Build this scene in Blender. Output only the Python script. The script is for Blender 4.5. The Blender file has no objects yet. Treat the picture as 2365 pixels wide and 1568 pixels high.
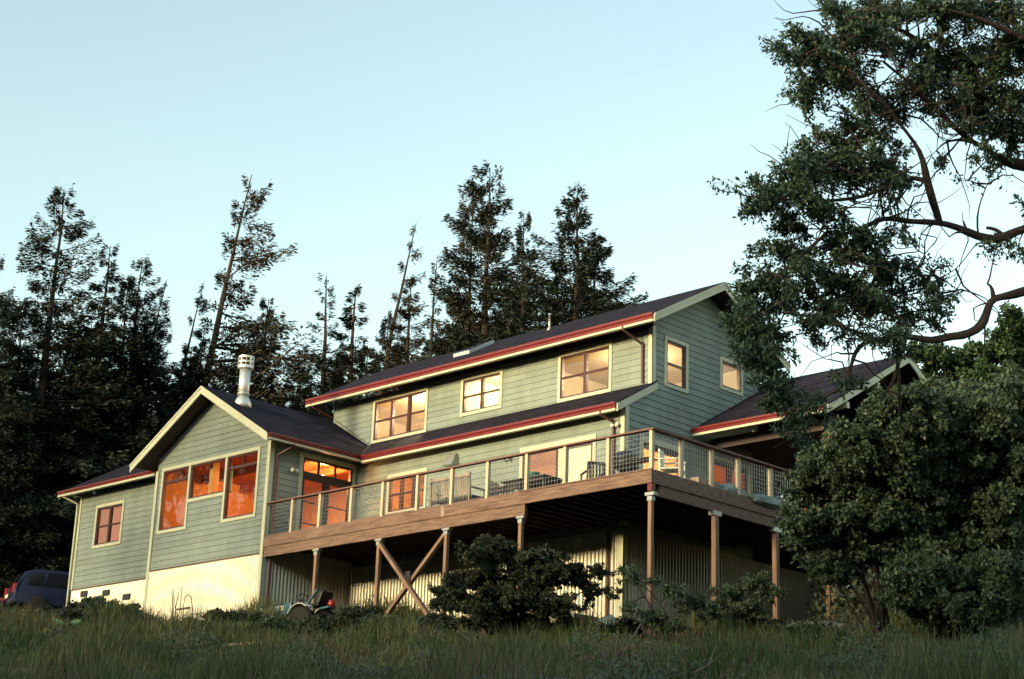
import bpy, math, random
import numpy as np
from math import sin, cos, tan, radians, pi, hypot, atan2, sqrt
from mathutils import Matrix, Vector
SC = bpy.context.scene
C = SC.collection
# ------------------------------------------------------------------ camera, sky, sun, exposure
CAMP = np.array([24.46026, -29.44538, -8.94795])
CM = np.array([[0.71854087, -0.67039099, 0.18513492], [0.69468954, 0.67909755, -0.23713491], [0.03324844, 0.29900241, 0.95367295]])
FPX = 4180.517 * 0.9456          # focal length in pixels of a 2364 px wide picture
cam = bpy.data.cameras.new('camera'); camo = bpy.data.objects.new('camera', cam); C.objects.link(camo); SC.camera = camo
camo.matrix_world = Matrix(((CM[0][0], CM[0][2], -CM[0][1], CAMP[0]), (CM[1][0], CM[1][2], -CM[1][1], CAMP[1]), (CM[2][0], CM[2][2], -CM[2][1], CAMP[2]), (0, 0, 0, 1)))
cam.sensor_width = 36; cam.lens = 4180.517 / 2500 * 36; cam.clip_end = 3000; cam.clip_start = 0.3

SUN_EL = 7.0; SUN_AZ = 183.0      # azimuth clockwise from +Y: the sun stands low behind the camera
world = bpy.data.worlds.new('World'); SC.world = world; world.use_nodes = True
wn = world.node_tree; bg = wn.nodes['Background']
sky = wn.nodes.new('ShaderNodeTexSky'); sky.sky_type = 'NISHITA'; sky.sun_disc = False
sky.sun_elevation = radians(SUN_EL); sky.sun_rotation = radians(SUN_AZ); sky.air_density = 1.0; sky.dust_density = 0.7; sky.ozone_density = 1.0
tint = wn.nodes.new('ShaderNodeMixRGB'); tint.blend_type = 'MULTIPLY'; tint.inputs[0].default_value = 1; tint.inputs[2].default_value = (1.09, 1.00, 0.815, 1)
wn.links.new(sky.outputs[0], tint.inputs[1]); wn.links.new(tint.outputs[0], bg.inputs[0]); bg.inputs[1].default_value = 0.15
sl = bpy.data.lights.new('sun', 'SUN'); sl.energy = 1.6; sl.angle = radians(8); sl.color = (1.0, 0.80, 0.43)
so = bpy.data.objects.new('sun', sl); C.objects.link(so)
sd = Vector((sin(radians(SUN_AZ)) * cos(radians(SUN_EL)), cos(radians(SUN_AZ)) * cos(radians(SUN_EL)), sin(radians(SUN_EL))))
so.rotation_euler = sd.to_track_quat('Z', 'Y').to_euler(); so.location = (0, -60, 30)
SC.view_settings.view_transform = 'Standard'; SC.view_settings.look = 'None'; SC.view_settings.exposure = 1.87; SC.view_settings.gamma = 1
SC.cycles.max_bounces = 8; SC.cycles.transparent_max_bounces = 12; SC.cycles.sample_clamp_indirect = 6; SC.cycles.caustics_reflective = False; SC.cycles.caustics_refractive = False

def at(ox, oy, depth):
    """point of the place seen in the photograph (2364 px wide) at (ox, oy), 'depth' metres in front of the camera"""
    d = CM @ np.array([(ox - 1182) / FPX, 1, (784 - oy) / FPX])
    return CAMP + d * depth

# ------------------------------------------------------------------ materials
MATS = {}
def mat(name, col, rough=0.7, metal=0.0, var=0.0, vscale=6.0, bump=0.0, bscale=40.0, col2=None, stretch=(1, 1, 1), island=0.0, spec=0.5, transl=0.0):
    m = bpy.data.materials.new(name); m.use_nodes = True; n = m.node_tree; N = n.nodes; L = n.links
    b = N['Principled BSDF']; b.inputs['Roughness'].default_value = rough; b.inputs['Metallic'].default_value = metal
    b.inputs['Specular IOR Level'].default_value = spec
    c = list(col) + [1]; b.inputs['Base Color'].default_value = c
    src = None
    if var > 0 or col2:
        tc = N.new('ShaderNodeTexCoord'); mp = N.new('ShaderNodeMapping'); mp.inputs['Scale'].default_value = stretch
        L.new(tc.outputs['Object'], mp.inputs[0])
        t = N.new('ShaderNodeTexNoise'); t.inputs['Scale'].default_value = vscale; t.inputs['Detail'].default_value = 6; t.inputs['Roughness'].default_value = 0.65
        L.new(mp.outputs[0], t.inputs['Vector'])
        r = N.new('ShaderNodeValToRGB'); r.color_ramp.elements[0].position = 0.32; r.color_ramp.elements[1].position = 0.68
        a = [x * (1 - var) for x in col]; z = list(col2) if col2 else [min(1, x * (1 + var)) for x in col]
        r.color_ramp.elements[0].color = a + [1]; r.color_ramp.elements[1].color = z + [1]
        L.new(t.outputs['Fac'], r.inputs[0]); src = r.outputs[0]
    if island > 0:
        g = N.new('ShaderNodeNewGeometry'); h = N.new('ShaderNodeHueSaturation')
        mr = N.new('ShaderNodeMapRange'); mr.inputs[3].default_value = 1 - island; mr.inputs[4].default_value = 1 + island
        L.new(g.outputs['Random Per Island'], mr.inputs[0]); L.new(mr.outputs[0], h.inputs['Value'])
        mr2 = N.new('ShaderNodeMapRange'); mr2.inputs[3].default_value = 0.47; mr2.inputs[4].default_value = 0.53
        mu = N.new('ShaderNodeMath'); mu.operation = 'FRACT'; m7 = N.new('ShaderNodeMath'); m7.operation = 'MULTIPLY'; m7.inputs[1].default_value = 7.3
        L.new(g.outputs['Random Per Island'], m7.inputs[0]); L.new(m7.outputs[0], mu.inputs[0]); L.new(mu.outputs[0], mr2.inputs[0]); L.new(mr2.outputs[0], h.inputs['Hue'])
        if src is None: h.inputs['Color'].default_value = c
        else: L.new(src, h.inputs['Color'])
        src = h.outputs[0]
    if src is not None: L.new(src, b.inputs['Base Color'])
    if bump > 0:
        tc = N.new('ShaderNodeTexCoord'); t = N.new('ShaderNodeTexNoise'); t.inputs['Scale'].default_value = bscale; t.inputs['Detail'].default_value = 4
        mp = N.new('ShaderNodeMapping'); mp.inputs['Scale'].default_value = stretch; L.new(tc.outputs['Object'], mp.inputs[0]); L.new(mp.outputs[0], t.inputs['Vector'])
        bp = N.new('ShaderNodeBump'); bp.inputs['Strength'].default_value = bump; bp.inputs['Distance'].default_value = 0.02
        L.new(t.outputs['Fac'], bp.inputs['Height']); L.new(bp.outputs[0], b.inputs['Normal'])
    if transl > 0:
        out = N['Material Output']; tr = N.new('ShaderNodeBsdfTranslucent'); mx = N.new('ShaderNodeMixShader'); mx.inputs[0].default_value = transl
        if src is not None: L.new(src, tr.inputs['Color'])
        else: tr.inputs['Color'].default_value = c
        L.new(b.outputs[0], mx.inputs[1]); L.new(tr.outputs[0], mx.inputs[2]); L.new(mx.outputs[0], out.inputs[0])
    MATS[name] = m
    return m
mat('siding', (0.192, 0.238, 0.226), 0.62, island=0.08, var=0.16, vscale=1.1, bump=0.15, bscale=30, stretch=(1.6, 1.6, 0.5))
mat('trim', (0.47, 0.49, 0.385), 0.6, var=0.06, vscale=3)
mat('gutter_red', (0.125, 0.008, 0.011), 0.4, var=0.12, vscale=2)
mat('pipe_red', (0.075, 0.016, 0.018), 0.5)
mat('sash', (0.058, 0.010, 0.015), 0.45)
mat('dark_sash', (0.035, 0.014, 0.018), 0.45)
mat('soffit', (0.055, 0.035, 0.032), 0.8, var=0.2, vscale=4, stretch=(1, 8, 1))
mat('corrugated', (0.46, 0.44, 0.38), 0.38, metal=0.45, var=0.10, vscale=0.8, stretch=(3, 3, 0.4))
mat('galv', (0.36, 0.38, 0.38), 0.45, metal=0.6, var=0.1, vscale=5)
mat('steel', (0.60, 0.64, 0.66), 0.5, metal=0.7, var=0.06, vscale=8)
mat('shaded_deck_wood', (0.045, 0.028, 0.026), 0.85, var=0.3, vscale=5)  # joists and decking darkened: the deep shade below the deck is in the colour
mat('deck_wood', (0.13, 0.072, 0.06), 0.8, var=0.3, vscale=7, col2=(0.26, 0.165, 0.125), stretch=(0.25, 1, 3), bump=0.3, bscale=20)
mat('post_wood', (0.23, 0.145, 0.105), 0.8, var=0.28, vscale=6, stretch=(1, 1, 0.15), bump=0.3, bscale=20)
mat('rail_post', (0.50, 0.43, 0.32), 0.7, var=0.12, vscale=8, stretch=(1, 1, 0.2))
mat('rail_cap', (0.15, 0.078, 0.07), 0.7, var=0.2, vscale=6)
mat('wire', (0.24, 0.26, 0.28), 0.4, metal=0.6)
mat('grey_teak', (0.30, 0.235, 0.19), 0.8, var=0.25, vscale=10, stretch=(1, 1, 0.3))
mat('dark_wood', (0.035, 0.024, 0.028), 0.7, var=0.2)
mat('black', (0.014, 0.013, 0.018), 0.45)
mat('rubber', (0.012, 0.012, 0.013), 0.85)
mat('white_plastic', (0.62, 0.62, 0.55), 0.5)
mat('teal_bright', (0.10, 0.42, 0.40), 0.5)
mat('teal', (0.05, 0.16, 0.15), 0.5)
mat('tractor_blue', (0.030, 0.115, 0.165), 0.4, var=0.12, vscale=4)
mat('decal_cream', (0.45, 0.43, 0.34), 0.5)
mat('decal_dark', (0.08, 0.08, 0.12), 0.5)
mat('orange_paint', (0.30, 0.045, 0.02), 0.5)
mat('orange_decal', (0.62, 0.25, 0.08), 0.5)
mat('tarp', (0.13, 0.20, 0.23), 0.45, var=0.3, vscale=9, bump=0.6, bscale=9)
mat('car_blue', (0.013, 0.019, 0.058), 0.3)
mat('car_dark', (0.012, 0.013, 0.02), 0.12)
mat('tail_lamp', (0.28, 0.02, 0.012), 0.25)
mat('rock', (0.20, 0.18, 0.15), 0.9, var=0.3, vscale=7, bump=0.6, bscale=10)
mat('board', (0.30, 0.24, 0.17), 0.85, var=0.2, vscale=6)
mat('rust', (0.10, 0.055, 0.05), 0.7)
mat('yellow', (0.62, 0.40, 0.05), 0.5)
mat('bright_leaf', (0.12, 0.27, 0.12), 0.5)
mat('bark', (0.030, 0.021, 0.020), 0.9, var=0.35, vscale=9, bump=0.7, bscale=14, stretch=(1, 1, 0.4))
mat('bark_pale', (0.16, 0.12, 0.10), 0.9, var=0.3, vscale=7, stretch=(1, 1, 0.4))
mat('fir_needles', (0.027, 0.040, 0.034), 0.75, island=0.45, spec=0.2)
mat('fir_needles_warm', (0.044, 0.043, 0.034), 0.75, island=0.4, spec=0.2)
mat('oak_leaf', (0.060, 0.104, 0.070), 0.5, island=0.5, spec=0.4, transl=0.18)
mat('bush_leaf', (0.068, 0.106, 0.066), 0.5, island=0.5, spec=0.4, transl=0.18)
mat('pale_leaf', (0.048, 0.088, 0.040), 0.55, island=0.45, spec=0.3, transl=0.2)
mat('dark_leaf', (0.044, 0.058, 0.036), 0.6, island=0.5, spec=0.3)
mat('grass', (0.070, 0.150, 0.044), 0.7, var=0.35, vscale=0.3, col2=(0.175, 0.175, 0.085), island=0.6, spec=0.2, transl=0.2)
mat('dry_grass', (0.15, 0.11, 0.08), 0.8, island=0.4, spec=0.2)
mat('ground', (0.045, 0.050, 0.026), 0.95, var=0.3, vscale=0.5, col2=(0.085, 0.060, 0.040), bump=0.6, bscale=5)
mat('soil', (0.22, 0.14, 0.12), 0.95, var=0.3, vscale=3, bump=0.6, bscale=8)
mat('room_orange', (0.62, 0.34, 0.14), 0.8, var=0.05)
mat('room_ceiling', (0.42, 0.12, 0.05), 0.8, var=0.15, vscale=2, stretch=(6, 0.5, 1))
mat('curtain', (0.85, 0.82, 0.72), 0.9)
mat('room_peach', (0.74, 0.50, 0.27), 0.8, var=0.06)
mat('room_cream', (0.70, 0.60, 0.38), 0.8, var=0.12, vscale=2.5)
mat('room_pale', (0.46, 0.39, 0.22), 0.8)
mat('floor_wood', (0.35, 0.18, 0.08), 0.5, var=0.2)
mat('cabinet', (0.60, 0.42, 0.20), 0.6)
mat('concrete', (0.30, 0.28, 0.25), 0.9, var=0.2, bump=0.3)
mat('flashing', (0.45, 0.47, 0.48), 0.4, metal=0.6)
def emis(name, col, s):
    m = bpy.data.materials.new(name); m.use_nodes = True; b = m.node_tree.nodes['Principled BSDF']
    b.inputs['Base Color'].default_value = (0.8, 0.8, 0.8, 1); b.inputs['Emission Color'].default_value = list(col) + [1]; b.inputs['Emission Strength'].default_value = s
    MATS[name] = m
emis('bulb_orange', (1.0, 0.40, 0.10), 150); emis('bulb_cream', (1.0, 0.78, 0.50), 270); emis('bulb_soft', (1.0, 0.42, 0.13), 120)
# shingles: one for roofs whose ridge runs along X, one for the ridge along Y
def shingle(name, ax):
    m = bpy.data.materials.new(name); m.use_nodes = True; N = m.node_tree.nodes; L = m.node_tree.links; b = N['Principled BSDF']
    tc = N.new('ShaderNodeTexCoord'); sp = N.new('ShaderNodeSeparateXYZ'); cb = N.new('ShaderNodeCombineXYZ'); ml = N.new('ShaderNodeMath'); ml.operation = 'MULTIPLY'; ml.inputs[1].default_value = 2.02
    L.new(tc.outputs['Object'], sp.inputs[0]); L.new(sp.outputs['Z'], ml.inputs[0]); L.new(sp.outputs[ax], cb.inputs[0]); L.new(ml.outputs[0], cb.inputs[1])
    br = N.new('ShaderNodeTexBrick'); br.inputs['Scale'].default_value = 1; br.inputs['Brick Width'].default_value = 0.33; br.inputs['Row Height'].default_value = 0.145
    br.inputs['Mortar Size'].default_value = 0.012; br.inputs['Color1'].default_value = (0.008, 0.008, 0.017, 1); br.inputs['Color2'].default_value = (0.027, 0.024, 0.044, 1); br.inputs['Mortar'].default_value = (0.005, 0.0045, 0.009, 1)
    L.new(cb.outputs[0], br.inputs['Vector'])
    t = N.new('ShaderNodeTexNoise'); t.inputs['Scale'].default_value = 60; t.inputs['Detail'].default_value = 3; L.new(tc.outputs['Object'], t.inputs['Vector'])
    mx = N.new('ShaderNodeMixRGB'); mx.blend_type = 'OVERLAY'; mx.inputs[0].default_value = 0.7; L.new(br.outputs['Color'], mx.inputs[1]); L.new(t.outputs['Fac'], mx.inputs[2])
    L.new(mx.outputs[0], b.inputs['Base Color']); b.inputs['Roughness'].default_value = 0.95; b.inputs['Specular IOR Level'].default_value = 0.12
    bp = N.new('ShaderNodeBump'); bp.inputs['Strength'].default_value = 0.6; bp.inputs['Distance'].default_value = 0.01; L.new(br.outputs['Fac'], bp.inputs['Height']); bp.invert = True; L.new(bp.outputs[0], b.inputs['Normal'])
    MATS[name] = m
shingle('shingle_x', 'X'); shingle('shingle_y', 'Y')
# window glass: clear sheet with mirror reflections that follow Fresnel
g = bpy.data.materials.new('glass'); g.use_nodes = True; N = g.node_tree.nodes; L = g.node_tree.links
N.remove(N['Principled BSDF']); tr = N.new('ShaderNodeBsdfTransparent'); tr.inputs[0].default_value = (0.93, 0.93, 0.92, 1); gl = N.new('ShaderNodeBsdfGlossy'); gl.inputs['Roughness'].default_value = 0.015
fr = N.new('ShaderNodeFresnel'); fr.inputs[0].default_value = 1.75; mx = N.new('ShaderNodeMixShader'); tcg = N.new('ShaderNodeTexCoord'); tn = N.new('ShaderNodeTexNoise'); tn.inputs['Scale'].default_value = 1.1; bp = N.new('ShaderNodeBump'); bp.inputs['Strength'].default_value = 0.05; bp.inputs['Distance'].default_value = 0.1
L.new(tcg.outputs['Object'], tn.inputs['Vector']); L.new(tn.outputs['Fac'], bp.inputs['Height']); L.new(bp.outputs[0], gl.inputs['Normal'])
L.new(fr.outputs[0], mx.inputs[0]); L.new(tr.outputs[0], mx.inputs[1]); L.new(gl.outputs[0], mx.inputs[2]); L.new(mx.outputs[0], N['Material Output'].inputs[0]); MATS['glass'] = g

# ------------------------------------------------------------------ mesh helpers
class MB:
    def __init__(s): s.v = []; s.f = []
    def add(s, vs, fs):
        o = len(s.v); s.v += [tuple(p) for p in vs]; s.f += [tuple(i + o for i in f) for f in fs]; return s
    def quad(s, a, b, c, d): return s.add([a, b, c, d], [(0, 1, 2, 3)])
    def hexa(s, p):   # 8 points: bottom loop then top loop
        return s.add(p, [(3, 2, 1, 0), (4, 5, 6, 7), (0, 1, 5, 4), (1, 2, 6, 5), (2, 3, 7, 6), (3, 0, 4, 7)])
    def box(s, x0, x1, y0, y1, z0, z1):
        return s.hexa([(x0, y0, z0), (x1, y0, z0), (x1, y1, z0), (x0, y1, z0), (x0, y0, z1), (x1, y0, z1), (x1, y1, z1), (x0, y1, z1)])
    def bar(s, a, b, w, h, up=(0, 0, 1)):
        a = np.array(a, float); b = np.array(b, float); d = b - a; d /= np.linalg.norm(d); u = np.array(up, float)
        if abs(d @ u) > 0.98: u = np.array((0, 1.0, 0))
        r = np.cross(d, u); r /= np.linalg.norm(r); u = np.cross(r, d); r *= w / 2; u *= h / 2
        return s.hexa([a - r - u, a + r - u, a + r + u, a - r + u, b - r - u, b + r - u, b + r + u, b - r + u])
    def tube(s, pts, rad, n=8, cap=True):
        pts = [np.array(p, float) for p in pts]; rad = rad if hasattr(rad, '__len__') else [rad] * len(pts); vs = []; fs = []
        pr = None
        for i, p in enumerate(pts):
            d = pts[min(i + 1, len(pts) - 1)] - pts[max(i - 1, 0)]; d /= (np.linalg.norm(d) + 1e-9)
            if pr is None: pr = np.cross(d, (0.3, 0.2, 1.0) if abs(d[2]) < 0.9 else (1.0, 0.1, 0))
            r = pr - d * (pr @ d); r /= (np.linalg.norm(r) + 1e-9); pr = r; u = np.cross(d, r)
            for k in range(n):
                a = 2 * pi * k / n; vs.append(p + rad[i] * (r * cos(a) + u * sin(a)))
        for i in range(len(pts) - 1):
            for k in range(n):
                a = i * n + k; b = i * n + (k + 1) % n; fs.append((a, b, b + n, a + n))
        if cap: fs.append(tuple(range(n))[::-1]); fs.append(tuple((len(pts) - 1) * n + k for k in range(n)))
        return s.add(vs, fs)
    def lathe(s, c, prof, n=16, ax='z'):
        vs = []; fs = []
        for (r, h) in prof:
            for k in range(n):
                a = 2 * pi * k / n
                vs.append((c[0] + r * cos(a), c[1] + r * sin(a), c[2] + h) if ax == 'z' else (c[0] + r * cos(a), c[1] + h, c[2] + r * sin(a)))
        for i in range(len(prof) - 1):
            for k in range(n):
                a = i * n + k; b = i * n + (k + 1) % n; fs.append((a, b, b + n, a + n))
        fs.append(tuple(range(n))[::-1]); fs.append(tuple((len(prof) - 1) * n + k for k in range(n)))
        return s.add(vs, fs)
    def build(s, name, m, parent=None, smooth=False, bevel=0):
        me = bpy.data.meshes.new(name); me.from_pydata([tuple(map(float, p)) for p in s.v], [], s.f); me.update()
        return link(name, me, m, parent, smooth, bevel)
def link(name, me, m, parent=None, smooth=False, bevel=0):
    me.materials.append(MATS[m]); o = bpy.data.objects.new(name, me); C.objects.link(o)
    if smooth:
        me.polygons.foreach_set('use_smooth', [True] * len(me.polygons))
    if parent: 
        o.parent = parent; o.location = -world_loc(parent)
    if bevel:
        b = o.modifiers.new('bevel', 'BEVEL'); b.width = bevel; b.segments = 2; b.limit_method = 'ANGLE'
    return o
def world_loc(o):
    v = Vector(o.location)
    while o.parent: o = o.parent; v = v + Vector(o.location)
    return v
def tag(o, label=None, cat=None, group=None, kind=None):
    if label: o['label'] = label
    if cat: o['category'] = cat
    if group: o['group'] = group
    if kind: o['kind'] = kind
    return o
def empty(name, loc, label=None, cat=None, group=None):
    o = bpy.data.objects.new(name, None); C.objects.link(o); o.location = loc; o.empty_display_size = 0.3
    return tag(o, label, cat, group)
def npmesh(name, v, f):
    """fast mesh of quads from numpy arrays"""
    me = bpy.data.meshes.new(name); nv = len(v); nf = len(f); k = f.shape[1]
    me.vertices.add(nv); me.vertices.foreach_set('co', np.ascontiguousarray(v, np.float32).ravel())
    me.loops.add(nf * k); me.loops.foreach_set('vertex_index', np.ascontiguousarray(f, np.int32).ravel())
    me.polygons.add(nf); me.polygons.foreach_set('loop_start', np.arange(0, nf * k, k, dtype=np.int32)); me.polygons.foreach_set('loop_total', np.full(nf, k, np.int32))
    me.update(calc_edges=True); return me

# ------------------------------------------------------------------ ground height
HX = [-300, -40, -30, -25.4, -20, -14.2, -9.3, -4, 0, 5, 24, 300]; HZ = [-4, -1.3, -1.25, -1.35, -2.2, -2.55, -3.15, -3.75, -4.05, -4.5, -5.6, -8]
def gh(x, y):
    x = np.asarray(x, float); y = np.asarray(y, float)
    b = np.interp(x, HX, HZ)
    up = np.where(y > 0, np.interp(y, [0, 3.3, 8, 20, 60, 600], [0, 0.8, 1.15, 2.0, 1.8, -20]), 0.17 * np.maximum(y, -45) + 0.02 * np.minimum(y + 45, 0))
    bb = np.where(y > 8, b * np.interp(y, [8, 25], [1, 0.35]) - 0.9 * np.interp(y, [8, 25], [0, 1]), b)
    n = 0.10 * np.sin(x * 0.9 + y * 0.5) + 0.07 * np.sin(x * 1.7 - y * 1.3 + 1) + 0.05 * np.sin(x * 0.33 + 2.2 * y)
    n = n * np.clip((-y - 0.5) / 3, 0.15, 1)
    shade_hill = np.interp(-y, [0, 50, 78, 110, 600], [-60, -14, 7.0, 8.0, 8]) + np.interp(x, [4, 14], [0, 9]) * np.interp(-y, [50, 78], [0, 1]) + .8 * np.sin(x * .21) + .5 * np.sin(x * .5 + 1)  # unseen rise behind the camera, added to shade the slope and oak
    return np.maximum(bb + up + n, shade_hill)
def sheet(name, xs, ys, fz, m):
    X, Y = np.meshgrid(xs, ys); Z = fz(X, Y); v = np.stack([X, Y, Z], -1).reshape(-1, 3); nx = len(xs); ny = len(ys)
    i, j = np.meshgrid(np.arange(nx - 1), np.arange(ny - 1)); a = (j * nx + i).ravel(); f = np.stack([a, a + 1, a + 1 + nx, a + nx], 1)
    me = npmesh(name, v, f); o = link(name, me, m, smooth=True); return o
xs = np.concatenate([-np.geomspace(600, 45, 14), np.arange(-42, 34, 0.5), np.geomspace(35, 600, 14)]); ys = np.concatenate([-np.geomspace(600, 130, 8), np.arange(-120, -47, 2.0), np.arange(-46, 26, 0.5), np.geomspace(27, 600, 16)])
tag(sheet('ground', xs, ys, gh, 'ground'), kind='structure')
def inside_soil(x, y):
    return None

# ------------------------------------------------------------------ HOUSE
XW, XV, XE, YA, YB, YU = -14.186, -19.82, -3.583, 3.262, 4.338, 0.8
house = empty('house', (-9.0, 3.3, -2.7), 'two-storey sage green house with cream trim, red gutters and lit windows on the hillside', 'house')
PY = lambda Y: (lambda u, v, w: (u, Y - w, v))      # wall facing -Y: u = x, v = z, w = outward
PX = lambda X: (lambda u, v, w: (X + w, u, v))      # wall facing +X: u = y
def mbox(mb, P, u0, u1, v0, v1, w0, w1):
    mb.hexa([P(u0, v0, w0), P(u1, v0, w0), P(u1, v0, w1), P(u0, v0, w1), P(u0, v1, w0), P(u1, v1, w0), P(u1, v1, w1), P(u0, v1, w1)])
def siding(name, P, z0, z1, span, holes, breaks=()):
    """lap siding built course by course, cut round the window openings"""
    mb = MB(); EX = 0.178; zs = {z0, z1}
    k = math.floor(z0 / EX)
    while k * EX < z1: 
        if k * EX > z0: zs.add(round(k * EX, 5))
        k += 1
    for h in holes: zs |= {z for z in (h[2], h[3]) if z0 < z < z1}
    zs |= {z for z in breaks if z0 < z < z1}; zs = sorted(zs)
    for a, b in zip(zs, zs[1:]):
        if b - a < 1e-4: continue
        m = (a + b) / 2; fa = (a / EX) % 1; base = math.floor(m / EX) * EX; wa = 0.020 * (1 - (a - base) / EX) + 0.004; wb = 0.020 * (1 - (b - base) / EX) + 0.004
        A = span(a + 1e-5); B = span(b - 1e-5); hs = sorted([(h[0], h[1]) for h in holes if h[2] < m < h[3]])
        cuts = []; cur = 0
        segs = []; la, lb = A[0], B[0]
        for h0, h1 in hs:
            segs.append((la, lb, h0, h0)); la = lb = h1
        segs.append((la, lb, A[1], B[1]))
        for (l0, l1, r0, r1) in segs:
            if r0 - l0 < 1e-3 and r1 - l1 < 1e-3: continue
            if abs(l0 - l1) < 1e-6 and abs(r0 - r1) < 1e-6:
                ci = int(round(base / EX)); js = [j for j in (round((q * 3.66 + (ci * 1.37) % 3.66), 3) for q in range(-9, 5)) if l0 + .3 < j < r0 - .3]; es = [l0] + js + [r0]
                for p_, q_ in zip(es, es[1:]): mb.quad(P(p_, a, wa), P(q_, a, wa), P(q_, b, wb), P(p_, b, wb))
            else: mb.quad(P(l0, a, wa), P(r0, a, wa), P(r1, b, wb), P(l1, b, wb))
            if abs(a - base) < 1e-3: mb.quad(P(l0, a, 0.0), P(r0, a, 0.0), P(r0, a, wa), P(l0, a, wa))
    return mb.build(name, 'siding', house)
def window(P, u0, u1, v0, v1, units=2, hung=True, sash='sash', muntin_top=False, tw=0.095, trimless=(), sashw=0.05, midrail=0.5, label=None, glass_off=-0.03):
    """trim > sash, pane. u0..v1 is the outer edge of the cream trim"""
    t = MB()
    if 'l' not in trimless: mbox(t, P, u0, u0 + tw, v0, v1, -0.02, 0.045)
    if 'r' not in trimless: mbox(t, P, u1 - tw, u1, v0, v1, -0.02, 0.045)
    mbox(t, P, u0 + (0 if 'l' in trimless else tw), u1 - (0 if 'r' in trimless else tw), v1 - tw * 1.1, v1, -0.02, 0.048)
    if 'b' not in trimless: mbox(t, P, u0 + (0 if 'l' in trimless else tw), u1 - (0 if 'r' in trimless else tw), v0, v0 + tw, -0.02, 0.048)
    if trimless: mbox(t, P, u0 + .001, u0 + .02, v0 + .002, v1 - .002, -.03, -.018)
    w = t.build('window', 'trim', house)
    if label: w['label'] = label
    a0 = u0 + (0.02 if 'l' in trimless else tw); a1 = u1 - (0.02 if 'r' in trimless else tw); b0 = v0 + (0 if 'b' in trimless else tw); b1 = v1 - tw * 1.1
    s = MB(); W = sashw
    n = units; du = (a1 - a0) / n
    for i in range(n):
        l = a0 + i * du; r = l + du
        mbox(s, P, l, l + W, b0, b1, -0.075, 0.018); mbox(s, P, r - W, r, b0, b1, -0.075, 0.018)
        mbox(s, P, l + W, r - W, b0, b0 + W, -0.075, 0.016); mbox(s, P, l + W, r - W, b1 - W, b1, -0.075, 0.016)
        if hung:
            m = b0 + (b1 - b0) * midrail; mbox(s, P, l + W, r - W, m - 0.022, m + 0.022, -0.065, 0.010)
        if muntin_top:
            m = b1 - 0.36; mbox(s, P, l + W, r - W, m - 0.04, m + 0.04, -0.065, 0.010); c = (l + r) / 2; mbox(s, P, c - 0.015, c + 0.015, m + 0.04, b1 - W, -0.06, 0.008)
    so_ = s.build('sash', sash, w)
    for i in range(n):
        l = a0 + i * du; p = MB(); p.quad(P(l + W - .01, b0 + W - .01, glass_off), P(l + du - W + .01, b0 + W - .01, glass_off), P(l + du - W + .01, b1 - W + .01, glass_off), P(l + W - .01, b1 - W + .01, glass_off))
        p.build('pane', 'glass', w)
    return w
def board(name, P, u0, u1, v0, v1, w0=0.0, w1=0.04, m='trim'):
    b = MB(); mbox(b, P, u0, u1, v0, v1, w0, w1); return b.build(name, m, house)

# wing front (gable) ---------------------------------------------------------
fy = PY(0.0); ZE = 2.62; AX = -17.0; SL = 0.576
def wing_span(z):
    if z <= ZE + 0.2: return (XV, XW)
    h = (4.66 - z) / SL
    return (max(XV, AX - h), min(XW, AX + h))
W1 = (-19.55, -18.04, 0.656, 2.718); W2 = (-18.04 + 0.0, -16.30, 1.472, 2.718); W3 = (-16.30, -14.66, 0.637, 2.718)
siding('siding', fy, -0.45, 4.64, wing_span, [(W1[0] + .04, W1[1] - .04, W1[2] + .04, W1[3] - .04), (W1[1] - .04, W3[0] + .04, W2[2] + .04, W2[3] - .04), (W3[0] + .04, W3[1] - .04, W3[2] + .04, W3[3] - .04)], breaks=(2.82,) + tuple(2.82 + 0.089 * i for i in range(1, 21)))
window(fy, W1[0], W1[1], W1[2], W1[3], 1, False, 'sash', True, label='left window of the gable wing with a two-light transom')
window(fy, W2[0], W2[1], W2[2], W2[3], 1, False, 'sash', trimless=('l', 'r'), label='short middle picture window of the gable wing')
window(fy, W3[0], W3[1], W3[2], W3[3], 1, False, 'sash', True, label='right window of the gable wing with a two-light transom')
board('corner_board', fy, XW - 0.10, XW + 0.03, -2.55, 2.80, 0.0, 0.06)
board('corner_board', fy, XV - 0.03, XV + 0.10, -2.40, 2.66, 0.0, 0.06)
board('corner_board', PX(XW), 0.0, 0.10, -2.55, 2.80, 0.0, 0.03)
# wing side facing the deck
px = PX(XW)
DOOR = (1.05, 3.20, 0.02, 2.69)
siding('siding', px, -0.3, 2.9, lambda z: (0.10, YA), [(DOOR[0] + .04, DOOR[1] - .02, DOOR[2], DOOR[3] - .04)])
t = MB(); mbox(t, px, DOOR[0], DOOR[0] + .12, 0.02, DOOR[3], 0.0, .045); mbox(t, px, DOOR[1] - .12, DOOR[1], 0.02, DOOR[3], 0, .045); mbox(t, px, DOOR[0] + .12, DOOR[1] - .12, DOOR[3] - .13, DOOR[3], 0, .048)
dr = t.build('patio_door', 'trim', house); dr['label'] = 'tall double patio door with three-light transom'
s = MB(); a0, a1 = DOOR[0] + .12, DOOR[1] - .12; zt = 2.02
mbox(s, px, a0, a1, zt, zt + .14, -.08, .01); mbox(s, px, a0, a0 + .07, .02, DOOR[3] - .13, -.08, .012); mbox(s, px, a1 - .07, a1, .02, DOOR[3] - .13, -.08, .012); mbox(s, px, a0 + .07, a1 - .07, DOOR[3] - .19, DOOR[3] - .13, -.08, .01)
for k in (1, 2): u = a0 + (a1 - a0) * k / 3; mbox(s, px, u - .02, u + .02, zt + .14, DOOR[3] - .19, -.07, .005)
c = (a0 + a1) / 2
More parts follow.
